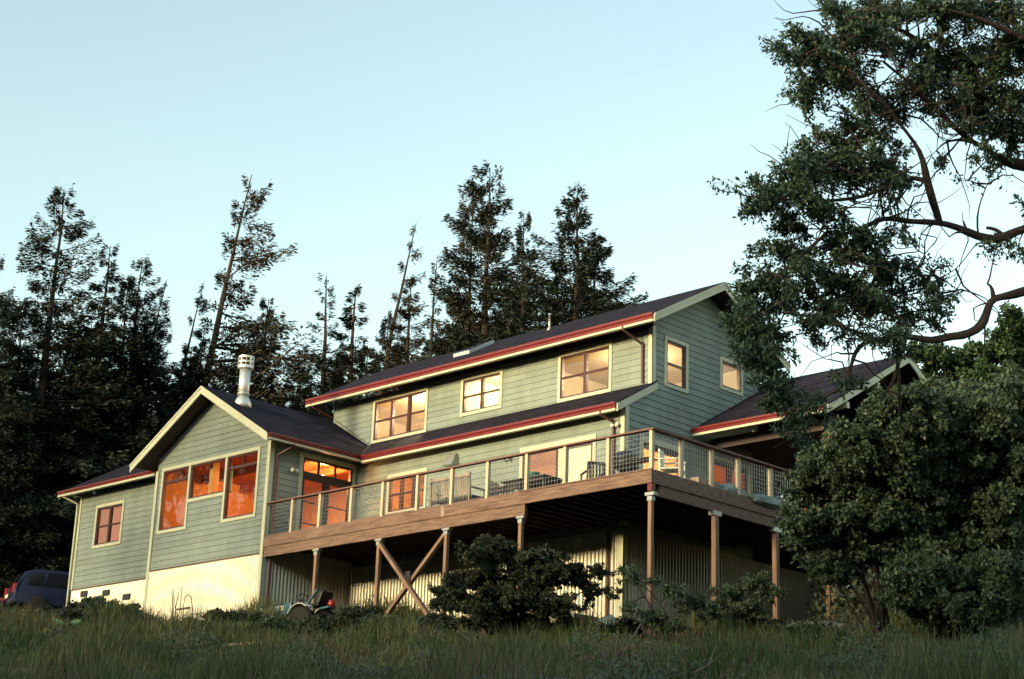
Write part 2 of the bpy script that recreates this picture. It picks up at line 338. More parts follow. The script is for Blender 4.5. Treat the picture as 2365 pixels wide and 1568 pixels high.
mbox(s, px, c - .075, c + .075, .02, zt, -.07, .008)
for l, r in ((a0 + .07, c - .075), (c + .075, a1 - .07)):
    mbox(s, px, l, l + .05, .02, zt, -.06, 0.0); mbox(s, px, r - .05, r, .02, zt, -.06, 0.0)
    mbox(s, px, l + .05, r - .05, .02, .24, -.06, -.004); mbox(s, px, l + .05, r - .05, zt - .10, zt, -.06, -.004)
    for zz in (0.62, 1.25): mbox(s, px, l + .05, r - .05, zz, zz + .035, -.05, -.008)
s.build('door_frame', 'dark_sash', dr)
for l, r, z0_, z1_ in ((a0 + .1, c - .1, .2, zt - .05), (c + .1, a1 - .1, .2, zt - .05), (a0 + .05, a1 - .05, zt + .1, DOOR[3] - .16)):
    p = MB(); p.quad(px(l, z0_, -.035), px(r, z0_, -.035), px(r, z1_, -.035), px(l, z1_, -.035)); p.build('pane', 'glass', dr)
# low left wing
ly = PY(YU); LW = (-24.384, -22.735, 0.838, 2.286)
siding('siding', ly, -0.43, 2.70, lambda z: (-25.40, XV), [(LW[0] + .04, LW[1] - .04, LW[2] + .04, LW[3] - .04)])
window(ly, *LW, 2, True, 'dark_sash', label='two-unit window of the low left wing')
board('corner_board', ly, -25.42, -25.31, -0.43, 2.66)
g_ = MB(); mbox(g_, PX(-25.40), YU, 7.4, -2.0, 2.7, -.02, 0.0); g_.build('end_wall', 'siding', house)
# gable wing left side wall above the low roof
g_ = MB(); mbox(g_, PX(XV), 0.0, 7.0, -2.6, 3.0, -.02, -0.0); g_.build('side_wall', 'siding', house)
# upper storey front
uy = PY(YB); UZ1, UZ0 = 5.11, 3.69
U1 = (-14.83, -12.335, 3.675, 5.10); U2 = (-10.905, -9.185, 3.912, 5.105); U3 = (-6.995, -5.005, 3.690, 5.115)
holes = [(U[0] + .04, U[1] - .04, U[2] + .04, U[3] - .04) for U in (U1, U2, U3)]
XUL = -16.75
siding('siding', uy, 3.2, 5.22, lambda z: (XUL, XE), holes)
window(uy, *U1, 3, True, 'sash', label='three-unit upstairs window'); window(uy, *U2, 2, True, 'dark_sash', label='smallest upstairs front window'); window(uy, *U3, 2, True, 'sash', label='right upstairs front window')
board('corner_board', uy, XE - 0.12, XE + 0.03, 3.60, 5.25, 0.0, 0.045)
g_ = MB(); mbox(g_, PX(XUL), YB, 9.0, 3.0, 5.3, -.02, 0.0); g_.build('end_wall', 'siding', house)
# lower storey front under the skirt roof
lo = PY(YA); L1 = (-12.74, -11.04, 0.98, 2.205); SL_ = (-7.335, -4.566, 0.03, 2.222)
siding('siding', lo, -0.42, 2.95, lambda z: (XW + .002, XE), [(L1[0] + .04, L1[1] - .04, L1[2] + .04, L1[3] - .04), (SL_[0] + .04, SL_[1] - .04, SL_[2], SL_[3] - .04)])
window(lo, *L1, 3, True, 'sash', label='three-unit kitchen window beside the bench')
# sliding patio door
t = MB(); mbox(t, lo, SL_[0], SL_[0] + .11, .03, SL_[3], 0, .045); mbox(t, lo, SL_[1] - .11, SL_[1], .03, SL_[3], 0, .045); mbox(t, lo, SL_[0] + .11, SL_[1] - .11, SL_[3] - .13, SL_[3], 0, .048)
dr = t.build('sliding_door', 'trim', house); dr['label'] = 'wide sliding patio door on the deck'
s = MB(); a0, a1 = SL_[0] + .11, SL_[1] - .11; zt = SL_[3] - .13; c = (a0 + a1) / 2 + .12
for l, r in ((a0, c - .09), (c + .09, a1)):
    mbox(s, lo, l, l + .09, .03, zt, -.06, .01); mbox(s, lo, r - .09, r, .03, zt, -.06, .01); mbox(s, lo, l + .09, r - .09, .03, .15, -.06, .008); mbox(s, lo, l + .09, r - .09, zt - .10, zt, -.06, .008)
    mbox(s, lo, l + .09, r - .09, .90, .935, -.05, 0.0)
s.build('door_frame', 'sash', dr)
s = MB(); mbox(s, lo, c - .09, c + .09, .03, zt, -.05, .02); s.build('mullion', 'trim', dr)
for l, r in ((a0, c - .09), (c + .09, a1)):
    p = MB(); p.quad(lo(l + .08, .14, -.03), lo(r - .08, .14, -.03), lo(r - .08, zt - .09, -.03), lo(l + .08, zt - .09, -.03)); p.build('pane', 'glass', dr)
board('corner_board', lo, XE - 0.14, XE + 0.03, -0.35, 2.80, 0.0, 0.045)
# end wall facing +X
ex = PX(XE); RY, RZ = 6.67, 7.04; SM = 0.558
def end_span(z):
    lo_ = YA if z < 2.95 else (YA + (z - 2.95) / 0.586 if z < 3.58 else YB)
    hi = 8.7 if z < 3.3 else 9.0
    top = RZ - 0.17
    if z > 5.2: h = (top - z) / SM; lo_ = max(lo_, RY - h); hi = min(hi, RY + h)
    return (lo_, max(hi, lo_))
E1 = (4.80, 5.81, 3.705, 5.13); E2 = (7.233, 8.287, 4.178, 5.125); E3 = (3.81, 5.585, 0.03, 2.150)
siding('siding', ex, -0.42, 6.86, end_span, [(E[0] + .04, E[1] - .04, E[2] + (.04 if E is not E3 else 0), E[3] - .04) for E in (E1, E2, E3)] + [(6.86, 8.5, .03, 2.12)], breaks=(2.95, 3.3, 3.58, 3.6, 5.2, 5.7, 6.0))
window(ex, *E1, 1, True, 'dark_sash', label='tall narrow window high in the end wall', midrail=.48); window(ex, *E2, 1, False, 'dark_sash', label='small square window high in the end wall')
t = MB(); mbox(t, ex, E3[0], E3[0] + .11, .03, E3[3], 0, .045); mbox(t, ex, E3[1] - .11, E3[1], .03, E3[3], 0, .045); mbox(t, ex, E3[0] + .11, E3[1] - .11, E3[3] - .15, E3[3], 0, .048)
dr = t.build('patio_door', 'trim', house); dr['label'] = 'patio door in the end wall behind the white chair'
s = MB(); a0, a1 = E3[0] + .11, E3[1] - .11; zt = E3[3] - .15; mbox(s, ex, a0, a1, zt - .16, zt, -.06, .01); mbox(s, ex, a0, a0 + .06, .03, zt - .16, -.06, .01); mbox(s, ex, a1 - .06, a1, .03, zt - .16, -.06, .01); mbox(s, ex, a0 + .06, a1 - .06, .03, .14, -.06, .008)
c = (a0 + a1) / 2; mbox(s, ex, c - .03, c + .03, .14, zt - .16, -.05, .005); s.build('door_frame', 'dark_sash', dr)
p = MB(); p.quad(ex(a0, .1, -.03), ex(a1, .1, -.03), ex(a1, zt - .1, -.03), ex(a0, zt - .1, -.03)); p.build('pane', 'glass', dr)
t = MB(); mbox(t, ex, 6.76, 6.86, .03, 2.22, 0, .04); mbox(t, ex, 8.5, 8.6, .03, 2.22, 0, .04); mbox(t, ex, 6.86, 8.5, 2.12, 2.22, 0, .04); dr = t.build('porch_door', 'trim', house)
s = MB()
for l in (6.86, 7.68): mbox(s, ex, l, l + .10, .03, 2.12, -.05, 0); mbox(s, ex, l + .72, l + .82, .03, 2.12, -.05, 0); mbox(s, ex, l + .1, l + .72, .03, .25, -.05, 0); mbox(s, ex, l + .1, l + .72, 1.98, 2.12, -.05, 0); mbox(s, ex, l + .1, l + .72, 1.15, 1.19, -.05, 0)
s.build('door_leaf', 'dark_sash', dr); p = MB(); p.quad(ex(6.9, .2, -.03), ex(8.45, .2, -.03), ex(8.45, 2.0, -.03), ex(6.9, 2.0, -.03)); p.build('pane', 'glass', dr)
# recessed porch wall and its door
rx = PX(-6.8); PD = (11.2, 12.9)
siding('siding', rx, -0.1, 2.72, lambda z: (7.0, 14.5), [(PD[0], PD[1], .03, 2.05)])
t = MB(); mbox(t, rx, PD[0] - .08, PD[0], .03, 2.14, 0, .04); mbox(t, rx, PD[1], PD[1] + .08, .03, 2.14, 0, .04); mbox(t, rx, PD[0], PD[1], 2.05, 2.15, 0, .04); dr = t.build('porch_door', 'dark_wood', house)
s = MB(); c = (PD[0] + PD[1]) / 2
for l, r_ in ((PD[0], c), (c, PD[1])): mbox(s, rx, l, l + .08, .03, 2.05, -.05, 0); mbox(s, rx, r_ - .08, r_, .03, 2.05, -.05, 0); mbox(s, rx, l + .08, r_ - .08, .03, .25, -.05, 0); mbox(s, rx, l + .08, r_ - .08, 1.93, 2.05, -.05, 0); mbox(s, rx, l + .08, r_ - .08, 1.0, 1.05, -.05, 0)
s.build('door_leaf', 'dark_sash', dr)
p = MB(); p.quad(rx(PD[0] + .05, .2, -.03), rx(PD[1] - .05, .2, -.03), rx(PD[1] - .05, 1.95, -.03), rx(PD[0] + .05, 1.95, -.03)); p.build('pane', 'glass', dr)
g_ = MB(); g_.box(-6.85, XE + .0, 8.70, 8.76, -.1, 3.3); g_.build('return_wall', 'siding', house); g_ = MB(); g_.box(-6.8, XE + .2, 8.76, 14.0, 2.70, 2.74); g_.box(XE + .02, .25, 7.0, 14.0, 2.66, 2.70); g_.build('porch_ceiling', 'soffit', house)
board('corner_board', ex, YA - .045, YA + .10, -0.35, 2.85, 0.0, 0.032); board('corner_board', ex, YB - .045, YB + .09, 3.62, 5.28, 0.0, 0.032)
# corrugated skirting
def corrug(P, u0, u1, z0f, z1, name='corrugated_skirting', amp=.028, per=.13):
    n = int((u1 - u0) / per * 8); us = np.linspace(u0, u1, n + 1); mb = MB(); vs = []; fs = []
    for i, u in enumerate(us):
        w = amp * cos(2 * pi * (u - u0) / per) + amp + .001
        vs += [P(u, z0f(u), w), P(u, z1, w)]
        if i: a = 2 * i - 2; fs.append((a, a + 2, a + 3, a + 1))
    mb.add(vs, fs); o = mb.build(name, 'corrugated', house, smooth=True)
    return o
corrug(PY(0.0), XV + .1, XW - .1, lambda u: -2.9, -.47, amp=.018, per=.10)
corrug(PX(XW - .03), 0.1, YA, lambda u: -2.9, -.05)
corrug(PY(YU), -25.35, XV, lambda u: -2.9, -.45, amp=.014, per=.10)
corrug(PY(YA), XW, XE - .14, lambda u: -3.6, -.42)
corrug(PX(XE), YA + .1, 12.5, lambda u: -3.9, -.42)
board('water_table', PY(0.0), XV - .03, XW + .03, -.475, -.44, 0, .055, 'rust'); board('water_table', PY(YU), -25.42, XV - .03, -.455, -.42, 0, .05, 'rust')
board('corner_board', PY(YA), XE - .20, XE + .03, -3.4, -.42, .02, .075); board('corner_board', PX(XE), YA - .06, YA + .1, -3.4, -.42, .0, .03)
for (u, v, P) in ((-24.55, -.62, ly), (-23.25, -.70, ly), (-20.95 - 1.1, -.93, ly), (-11.66, -1.83, lo), (-12.75, -1.86, lo)):
    board('vent', P, u - .19, u + .19, v - .09, v + .09, .0, .075, 'black')
# roofs -----------------------------------------------------------------------
TH = 0.15
def roof_slab(mb, a, b, c, d, th=0.035):
    """a-b eave, c-d ridge; top surface with thickness downwards"""
    P = [np.array(p, float) for p in (a, b, c, d)]; dn = np.array((0, 0, -th)); mb.hexa([p + dn for p in P] + P)
def roof(name, slabs, m, under=True):
    mb = MB()
    for s in slabs: roof_slab(mb, *s)
    r = mb.build(name, m, house)
    return r
def deckboards(slabs, off=0.06, th=.03, nm='soffit'):
    mb = MB()
    for (a, b, c, d) in slabs:
        P = [np.array(p, float) - (0, 0, off) for p in (a, b, c, d)]; mb.hexa([p - (0, 0, th) for p in P] + P)
    return mb.build(nm, 'soffit', house)
EY, EZ = 3.64, 5.36; RX = -2.93; RL = -17.28
BYE = 2 * RY - EY
main = [((RL, EY, EZ), (RX, EY, EZ), (RX, RY, RZ), (RL, RY, RZ)), ((RX, BYE, EZ), (RL, BYE, EZ), (RL, RY, RZ), (RX, RY, RZ))]
roof('roof', main, 'shingle_x'); 
def inset(sl, d=.02): return sl
deckboards([((RL + .03, EY + .03, EZ - .0), (RX - .04, EY + .03, EZ), (RX - .04, RY, RZ), (RL + .03, RY, RZ)), ((RX - .04, BYE - .03, EZ), (RL + .03, BYE - .03, EZ), (RL + .03, RY, RZ), (RX - .04, RY, RZ))])
def rake(x, y0, z0, y1, z1, xin, w=.21, nm='rake_board', t=.035):
    """fascia board under the roof edge in a plane of constant x"""
    mb = MB(); a = -.036
    mb.hexa([(x, y0, z0 + a - w), (x, y1, z1 + a - w), (x + xin, y1, z1 + a - w), (x + xin, y0, z0 + a - w), (x, y0, z0 + a), (x, y1, z1 + a), (x + xin, y1, z1 + a), (x + xin, y0, z0 + a)]); return mb.build(nm, 'trim', house)
rake(RX - .005, EY - .02, EZ - .012, RY, RZ, -.035); rake(RX - .005, BYE + .02, EZ - .012, RY, RZ, -.035)
rake(RX + .018, EY - .02, EZ + .012, RY, RZ + .022, -.02, .07, 'rake_strip'); rake(RX + .018, BYE + .02, EZ + .012, RY, RZ + .022, -.02, .07, 'rake_strip')
rake(RL + .005, EY, EZ, RY, RZ, .03)
def gutter_y(x0, x1, y, zt, h=.14, d=.12, name='gutter', m='gutter_red'):
    """eave gutter along X, facing -Y, top at zt, with the cream fascia strip under it"""
    mb = MB(); prof = [(0, 0), (-d, 0), (-d, -h * .35), (-d * .8, -h * .6), (-d * .72, -h), (0, -h)]
    vs = [(x0, y + p[0], zt + p[1]) for p in prof] + [(x1, y + p[0], zt + p[1]) for p in prof]; n = len(prof)
    mb.add(vs, [(i, (i + 1) % n, (i + 1) % n + n, i + n) for i in range(n)] + [tuple(range(n))[::-1], tuple(range(n, 2 * n))]); mb.build(name, m, house)
    mb = MB(); mb.box(x0, x1, y - .9 * d + .02, y + .03, zt - h - .065, zt - h - .002); mb.build('fascia', 'trim', house)
def gutter_x(y0, y1, x, zt, h=.14, d=.12):
    mb = MB(); prof = [(0, 0), (d, 0), (d, -h * .35), (d * .8, -h * .6), (d * .72, -h), (0, -h)]
    vs = [(x + p[0], y0, zt + p[1]) for p in prof] + [(x + p[0], y1, zt + p[1]) for p in prof]; n = len(prof)
    mb.add(vs, [(i, (i + 1) % n, (i + 1) % n + n, i + n) for i in range(n)] + [tuple(range(n))[::-1], tuple(range(n, 2 * n))]); mb.build('gutter', 'gutter_red', house)
    mb = MB(); mb.box(x - .03, x + .9 * d - .02, y0, y1, zt - h - .05, zt - h - .002); mb.build('fascia', 'trim', house)
gutter_y(RL, RX - .04, EY + .02, EZ - .01, .18)
# skirt roof
KY, KZ = 2.86, 2.84; KX0, KX1 = -13.60, -3.50
kzt = KZ + .586 * (YB - KY)
roof('skirt_roof', [((-13.55, KY, KZ), (KX1, KY, KZ), (KX1, YB + .12, kzt + .07), (-14.95, YB + .12, kzt + .07))], 'shingle_x')
deckboards([((-13.5, KY + .02, KZ), (KX1 - .03, KY + .02, KZ), (KX1 - .03, YB, kzt), (-14.8, YB, kzt))])
mbk = MB(); mbk.hexa([(KX1 - .035, KY - .02, KZ - .26), (KX1 - .035, YB + .13, kzt - .165), (KX1, YB + .13, kzt - .165), (KX1, KY - .02, KZ - .26), (KX1 - .035, KY - .02, KZ - .045), (KX1 - .035, YB + .13, kzt + .03), (KX1, YB + .13, kzt + .03), (KX1, KY - .02, KZ - .045)]); mbk.build('rake_board', 'trim', house)
gutter_y(KX0 + .12, KX1 - .05, KY + .02, KZ - .01, .17)
# gable wing roof
WY = -.65; WR = (-13.60, 2.86); WLx = -20.40; WZ = 4.82
roof('roof', [((WR[0], WY, WR[1]), (WR[0], 2.90, WR[1]), (AX, 2.90, WZ), (AX, WY, WZ)), ((WR[0], 2.90, WR[1]), (-14.95, YB - .0, 3.64), (AX, YB - .0, WZ), (AX, 2.90, WZ)), ((-16.78, YB, WZ - .13), (-16.78, 9.0, WZ - .13), (AX, 9.0, WZ), (AX, YB, WZ)), ((WLx, WY, WR[1]), (AX, WY, WZ), (AX, 9.0, WZ), (WLx, 9.0, WR[1]))], 'shingle_y')
deckboards([((WR[0] - .03, WY + .03, WR[1]), (WR[0] - .03, 2.88, WR[1]), (AX, 2.88, WZ), (AX, WY + .03, WZ)), ((WLx + .03, WY + .03, WR[1]), (AX, WY + .03, WZ), (AX, 8.9, WZ), (WLx + .03, 8.9, WR[1]))])
def gable_fascia(y, xa, za, xb, zb, w=.22, t=.04, nm='rake_board', a=-.036):
    mb = MB(); mb.hexa([(xa, y, za + a - w), (xb, y, zb + a - w), (xb, y - t, zb + a - w), (xa, y - t, za + a - w), (xa, y, za + a), (xb, y, zb + a), (xb, y - t, zb + a), (xa, y - t, za + a)]); return mb.build(nm, 'trim', house)
gable_fascia(WY + .035, AX, WZ, WR[0] + .02, WR[1] - .01); gable_fascia(WY + .035, AX, WZ, WLx - .02, WR[1] - .01)
gable_fascia(WY - .006, AX, WZ + .02, WR[0] + .03, WR[1] + .01, .06, .02, 'rake_strip'); gable_fascia(WY - .006, AX, WZ + .02, WLx - .03, WR[1] + .01, .06, .02, 'rake_strip')
gutter_x(WY + .06, 2.86, WR[0] - .02, WR[1] - .01)
# low left roof
LZ = 2.86; LYE = 0.28; LRY = 4.4; LRZ = LZ + .567 * (LRY - LYE)
roof('roof', [((-25.97, LYE, LZ), (-19.0, LYE, LZ), (-19.0, LRY, LRZ), (-25.97, LRY, LRZ)), ((-19.0, 2 * LRY - LYE, LZ), (-25.97, 2 * LRY - LYE, LZ), (-25.97, LRY, LRZ), (-19.0, LRY, LRZ))], 'shingle_x')
deckboards([((-25.94, LYE + .02, LZ), (-19.9, LYE + .02, LZ), (-19.9, LRY, LRZ), (-25.94, LRY, LRZ))]); gutter_y(-25.97, -20.3, LYE + .02, LZ - .01, .12)
rake(-25.965, LYE, LZ, LRY, LRZ, .03)
# porch roof on the right
QY, QZ = 6.04, 2.78; QX = 0.80; QRY = 10.0; QRZ = QZ + .572 * (QRY - QY)
roof('roof', [((XE, QY, QZ), (QX, QY, QZ), (QX, QRY, QRZ), (XE, QRY, QRZ)), ((QX, 2 * QRY - QY, QZ), (-9.0, 2 * QRY - QY, QZ), (-9.0, QRY, QRZ), (QX, QRY, QRZ)), ((-9.0, 9.0, QZ + .572 * 2.96), (XE, 9.0, QZ + .572 * 2.96), (XE, QRY, QRZ), (-9.0, QRY, QRZ))], 'shingle_x')
deckboards([((XE, QY + .02, QZ), (QX - .04, QY + .02, QZ), (QX - .04, QRY, QRZ), (XE, QRY, QRZ)), ((QX - .04, 2 * QRY - QY, QZ), (XE, 2 * QRY - QY, QZ), (XE, QRY, QRZ), (QX - .04, QRY, QRZ))])
rake(QX - .005, QY - .02, QZ, QRY, QRZ, -.035); rake(QX - .005, 2 * QRY - QY, QZ, QRY, QRZ, -.035)
gutter_y(XE + .03, QX - .04, QY + .02, QZ - .01, .15)
board('porch_beam', PY(6.95), XE, .40, 2.35, 2.62, 0, .12, 'dark_wood'); board('porch_beam', PX(.30), 6.95, 13.2, 2.35, 2.62, 0, .1, 'dark_wood')
for y in (6.9, 8.4, 11.6): board('outrigger', PX(.36), y, y + .12, QZ + .572 * (min(y, 20 - y) - QY) - .42, QZ + .572 * (min(y, 20 - y) - QY) - .26, 0, .42, 'trim')
board('wall', PY(14.5), -14, -6.8, -3.5, 5.0, 0, .02, 'siding')
# downspouts
def pipe(pts, m='pipe_red', r=.030, nm='downspout'):
    mb = MB()
    for a, b in zip(pts, pts[1:]): mb.bar(a, b, r * 2, r * 1.7)
    return mb.build(nm, m, house, bevel=.006)
pipe([(-4.0, EY - .06, EZ - .18), (-4.0, EY - .04, EZ - .30), (-4.0 + .12, YB - .08, EZ - .56), (-3.88, YB - .07, 3.72)])
pipe([(-4.05, KY - .06, KZ - .18), (-4.05, KY - .04, KZ - .28), (-3.93, YA - .08, KZ - .42), (-3.93, YA - .07, .03)])
pipe([(-16.98, EY - .05, EZ - .18), (-16.98, EY - .03, EZ - .30), (-16.80, YB - .07, EZ - .52), (-16.80, YB - .07, 4.85)])
pipe([(-17.15, YB + .3, EZ - .1), (-16.76, YB + .3, EZ - .45)], 'dark_wood', .03, 'knee_brace')
pipe([(WR[0] + .04, .35, WR[1] - .14), (WR[0] + .02, .33, WR[1] - .22), (XW + .07, .20, 2.42), (XW + .07, .20, -2.6)])
pipe([(-25.75, LYE - .05, LZ - .12), (-25.70, LYE, LZ - .2), (-25.47, YU - .08, 2.45), (-25.47, YU - .07, -1.3)], 'trim', .035)
pipe([(-4.05, YA - .07, -.42), (-4.05, YA - .07, -3.0)])
# chimney
CX, CY = -16.0, .18
mb = MB(); mb.lathe((CX, CY, 0), [(.27, 4.12), (.26, 4.28), (.19, 4.42), (.16, 4.45)], 20); ch = mb.build('chimney', 'steel', house, True)
mb = MB(); mb.lathe((CX, CY, 0), [(.165, 4.40), (.165, 5.34)], 20); mb.lathe((CX, CY, 0), [(.19, 4.53), (.20, 4.55), (.19, 4.57)], 20); mb.build('flue', 'steel', ch, True)
mb = MB(); mb.lathe((CX, CY, 0), [(.20, 5.32), (.235, 5.35), (.235, 5.43)], 20); mb.lathe((CX, CY, 0), [(.235, 5.66), (.235, 5.72), (.06, 5.76)], 20)
mb.lathe((CX, CY, 0), [(.232, 5.51), (.236, 5.515), (.236, 5.56), (.232, 5.565)], 20)
for k in range(10): a = 2 * pi * k / 10; mb.bar((CX + .225 * cos(a), CY + .225 * sin(a), 5.43), (CX + .225 * cos(a), CY + .225 * sin(a), 5.66), .05, .02, up=(-sin(a), cos(a), 0))
mb.build('chimney_cap', 'steel', ch); mb = MB(); mb.lathe((CX, CY, 0), [(.12, 5.40), (.12, 5.70)], 12); mb.build('cap_core', 'rust', ch)
mb = MB(); mb.lathe((-8.98, 6.0, 0), [(.10, 6.60), (.035, 6.74), (.035, 7.12), (.05, 7.12), (.05, 7.17)], 10); mb.build('vent_pipe', 'galv', house, True)
# skylight
def on_roof(x, y, h=0): return (x, y, EZ + .5545 * (y - EY) + h)
for (xa, xb, ya, yb) in ((-12.15, -11.45, 5.10, 6.15),):
    mb = MB(); mb.hexa([on_roof(xa, ya), on_roof(xb, ya), on_roof(xb, yb), on_roof(xa, yb), on_roof(xa, ya, .11), on_roof(xb, ya, .11), on_roof(xb, yb, .11), on_roof(xa, yb, .11)]); k_ = mb.build('skylight', 'flashing', house)
    mb = MB(); mb.hexa([on_roof(xa + .06, ya + .06, .11), on_roof(xb - .06, ya + .06, .11), on_roof(xb - .06, yb - .06, .11), on_roof(xa + .06, yb - .06, .11), on_roof(xa + .06, ya + .06, .125), on_roof(xb - .06, ya + .06, .125), on_roof(xb - .06, yb - .06, .125), on_roof(xa + .06, yb - .06, .125)]); mb.build('skylight_glass', 'car_dark', k_)
# valley flashing
mb = MB(); mb.bar((WR[0] - .02, KY + .03, KZ + .012), (-14.93, YB, 3.66), .05, .012); mb.bar((-14.95, YB - .03, 3.69), (-16.72, YB - .03, 4.78), .05, .012); mb.build('flashing', 'rust', house)
# wall lamps, exhaust hood
mb = MB(); hx, hz = -9.95, 2.26; Y0 = YA
mb.hexa([(hx - .20, Y0 - .30, hz - .18), (hx + .20, Y0 - .30, hz - .18), (hx + .20, Y0 - .02, hz - .18), (hx - .20, Y0 - .02, hz - .18), (hx - .17, Y0 - .12, hz + .17), (hx + .17, Y0 - .12, hz + .17), (hx + .17, Y0 - .02, hz + .17), (hx - .17, Y0 - .02, hz + .17)]); mb.build('exhaust_hood', 'galv', house)
def wall_lamp(P, u, v):
    mb = MB(); mbox(mb, P, u - .07, u + .07, v - .06, v + .06, .02, .05); q = mb.build('wall_lamp', 'white_plastic', house)
    for s_ in (-1, 1):
        m2 = MB(); a = np.array(P(u, v, .05)); b = np.array(P(u + s_ * .11, v - .05, .16)); d = b - a; m2.tube([a, a + d * .4, a + d * .5, b], [.015, .015, .045, .06], 10); m2.build('lamp_head', 'white_plastic', q, True)
wall_lamp(lo, -7.78, 2.02); wall_lamp(px, .80, 2.10); wall_lamp(lo, -7.05 + 3.2, 2.35)
# rooms ------------------------------------------------------------------------
def room(name, x0, x1, y0, y1, z0, z1, m, open_=(), fl='floor_wood', ceil=None):
    mb = MB()
    if 'f' not in open_: mb.quad((x0, y0, z0), (x1, y0, z0), (x1, y0, z1), (x0, y0, z1))
    mb.quad((x0, y1, z0), (x1, y1, z0), (x1, y1, z1), (x0, y1, z1)); mb.quad((x0, y0, z0), (x0, y1, z0), (x0, y1, z1), (x0, y0, z1))
    if 'r' not in open_: mb.quad((x1, y0, z0), (x1, y1, z0), (x1, y1, z1), (x1, y0, z1))
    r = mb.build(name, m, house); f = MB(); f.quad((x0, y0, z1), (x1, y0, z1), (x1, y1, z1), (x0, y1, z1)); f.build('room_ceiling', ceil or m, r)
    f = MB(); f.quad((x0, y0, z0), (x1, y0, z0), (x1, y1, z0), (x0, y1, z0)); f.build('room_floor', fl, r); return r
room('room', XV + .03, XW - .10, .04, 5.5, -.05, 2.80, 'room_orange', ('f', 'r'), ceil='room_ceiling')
room('room', XW + .03, XE - .02, YA + .04, 6.6, -.05, 2.69, 'room_peach', ('f', 'r'))
room('room', XUL + .02, -10.99, YB + .04, 7.4, 3.2, 5.22, 'room_cream', ('f',)); room('room', -10.97, -8.3, YB + .04, 6.4, 3.2, 5.22, 'room_cream', ('f',)); room('room', -8.28, XE - .02, YB + .04, 8.9, 3.2, 5.22, 'room_pale', ('f', 'r'))
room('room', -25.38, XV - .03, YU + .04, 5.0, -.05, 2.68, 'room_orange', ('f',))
room('room', -6.7, XE - .02, 6.65, 8.68, -.05, 2.65, 'room_orange', ('r',)); room('room', -9.5, -6.83, 10.4, 13.6, -.05, 2.68, 'room_orange', ('r',))
b = MB(); b.quad((-5.93, YA + .10, .1), (-4.70, YA + .10, .1), (-4.70, YA + .10, 2.1), (-5.93, YA + .10, 2.1)); b.build('curtain', 'curtain', house)
b = MB(); b.box(-19.7, -14.4, 1.55, 1.68, 2.55, 2.78); b.box(-19.7, -14.4, 3.1, 3.23, 2.55, 2.78); b.build('ceiling_beam', 'room_ceiling', house)
# things inside that the windows show
mb = MB(); mb.box(-19.6, -18.2, 3.6, 4.1, 0, .95); mb.build('cabinet', 'cabinet', house, bevel=.01); mb = MB(); mb.box(-17.6, -17.45, .35, .6, 0, 2.78); mb.build('room_post', 'cabinet', house)
mb = MB(); mb.lathe((-16.62, .42, 0), [(.02, 2.42), (.055, 2.38), (.055, 1.75), (.07, 1.70), (.02, 1.66)], 12); mb.tube([(-16.62, .42, 2.42), (-16.62, .42, 2.78)], .006, 5); tag(mb.build('wind_chime', 'teal_bright', smooth=True), 'long teal tube hanging inside the short middle gable window', 'ornament')
def pendant(x, y, z, zc, r, m, label):
    e = empty('pendant_lamp', (x, y, zc), label, 'lamp'); mb = MB(); mb.lathe((x, y, z), [(r * sin(pi * k / 10) + .002, -r * cos(pi * k / 10)) for k in range(11)], 14); mb.build('bulb', m, e, True)
    mb = MB(); mb.tube([(x, y, z + r), (x, y, zc)], .008, 6); mb.build('cord', 'black', e)
pendant(-16.5, 2.3, 2.55, 2.8, .11, 'bulb_orange', 'orange lit lamp inside the gable wing'); pendant(-15.0, 2.6, 2.3, 2.8, .10, 'bulb_orange', 'small lamp beyond the tall double patio door')
pendant(-11.9, 4.3, 2.05, 2.72, .08, 'bulb_orange', 'lit bulb in the window left of the bench'); pendant(-5.9, 3.95, 1.75, 2.72, .09, 'bulb_cream', 'lit lamp behind the sliding patio door')
pendant(-4.6, 4.9, 1.55, 2.72, .07, 'bulb_orange', 'glowing lamp seen behind the white plastic chair')
pendant(-13.4, 5.3, 4.75, 5.22, .10, 'bulb_cream', 'bright lamp in the three-unit upstairs window'); pendant(-9.7, 5.4, 5.0, 5.22, .09, 'bulb_cream', 'ceiling lamp in the smallest upstairs window'); pendant(-5.5, 6.0, 4.95, 5.22, .11, 'bulb_cream', 'ceiling lamp in the right upstairs corner room')
pendant(-22.8, 2.8, 2.3, 2.68, .08, 'bulb_orange', 'orange lamp inside the low left wing'); pendant(-5.6, 7.5, 1.7, 2.65, .05, 'bulb_soft', 'faint lamp behind the dark glazed door under the porch'); pendant(-8.2, 12.0, 2.3, 2.72, .06, 'bulb_soft', 'dim lamp inside the door under the porch')

# ------------------------------------------------------------------ DECK
deck = empty('wooden_deck', (-7.0, 1.6, -3.0), 'raised wooden deck on tall posts wrapping the house corner with wire mesh railing', 'deck')
DYE = 7.6
mb = MB()
y = 0.03
while y < 13.5:
    x0 = XW + .03 if y < YA - .15 else (XE + .03 if y < 7.0 else -6.75)
    mb.box(x0, -.02 if y < 7.5 else .3, y, y + .138, -.035, -.003); y += .145
mb.build('decking', 'shaded_deck_wood', deck)
mb = MB(); mb.box(-14.14, -9.6, -.045, 0.0, -.29, -.002); mb.box(-9.595, -6.9, -.043, 0.0, -.29, -.002); mb.box(-6.895, -5.2, -.045, 0, -.29, -.002); mb.box(-5.195, 0.045, -.044, 0.0, -.30, -.002); mb.build('fascia', 'deck_wood', deck)
mb = MB(); mb.box(-14.16, -9.0, -.012, .08, -.575, -.295); mb.box(-8.995, -3.96, -.014, .08, -.578, -.295); mb.build('beam', 'deck_wood', deck)
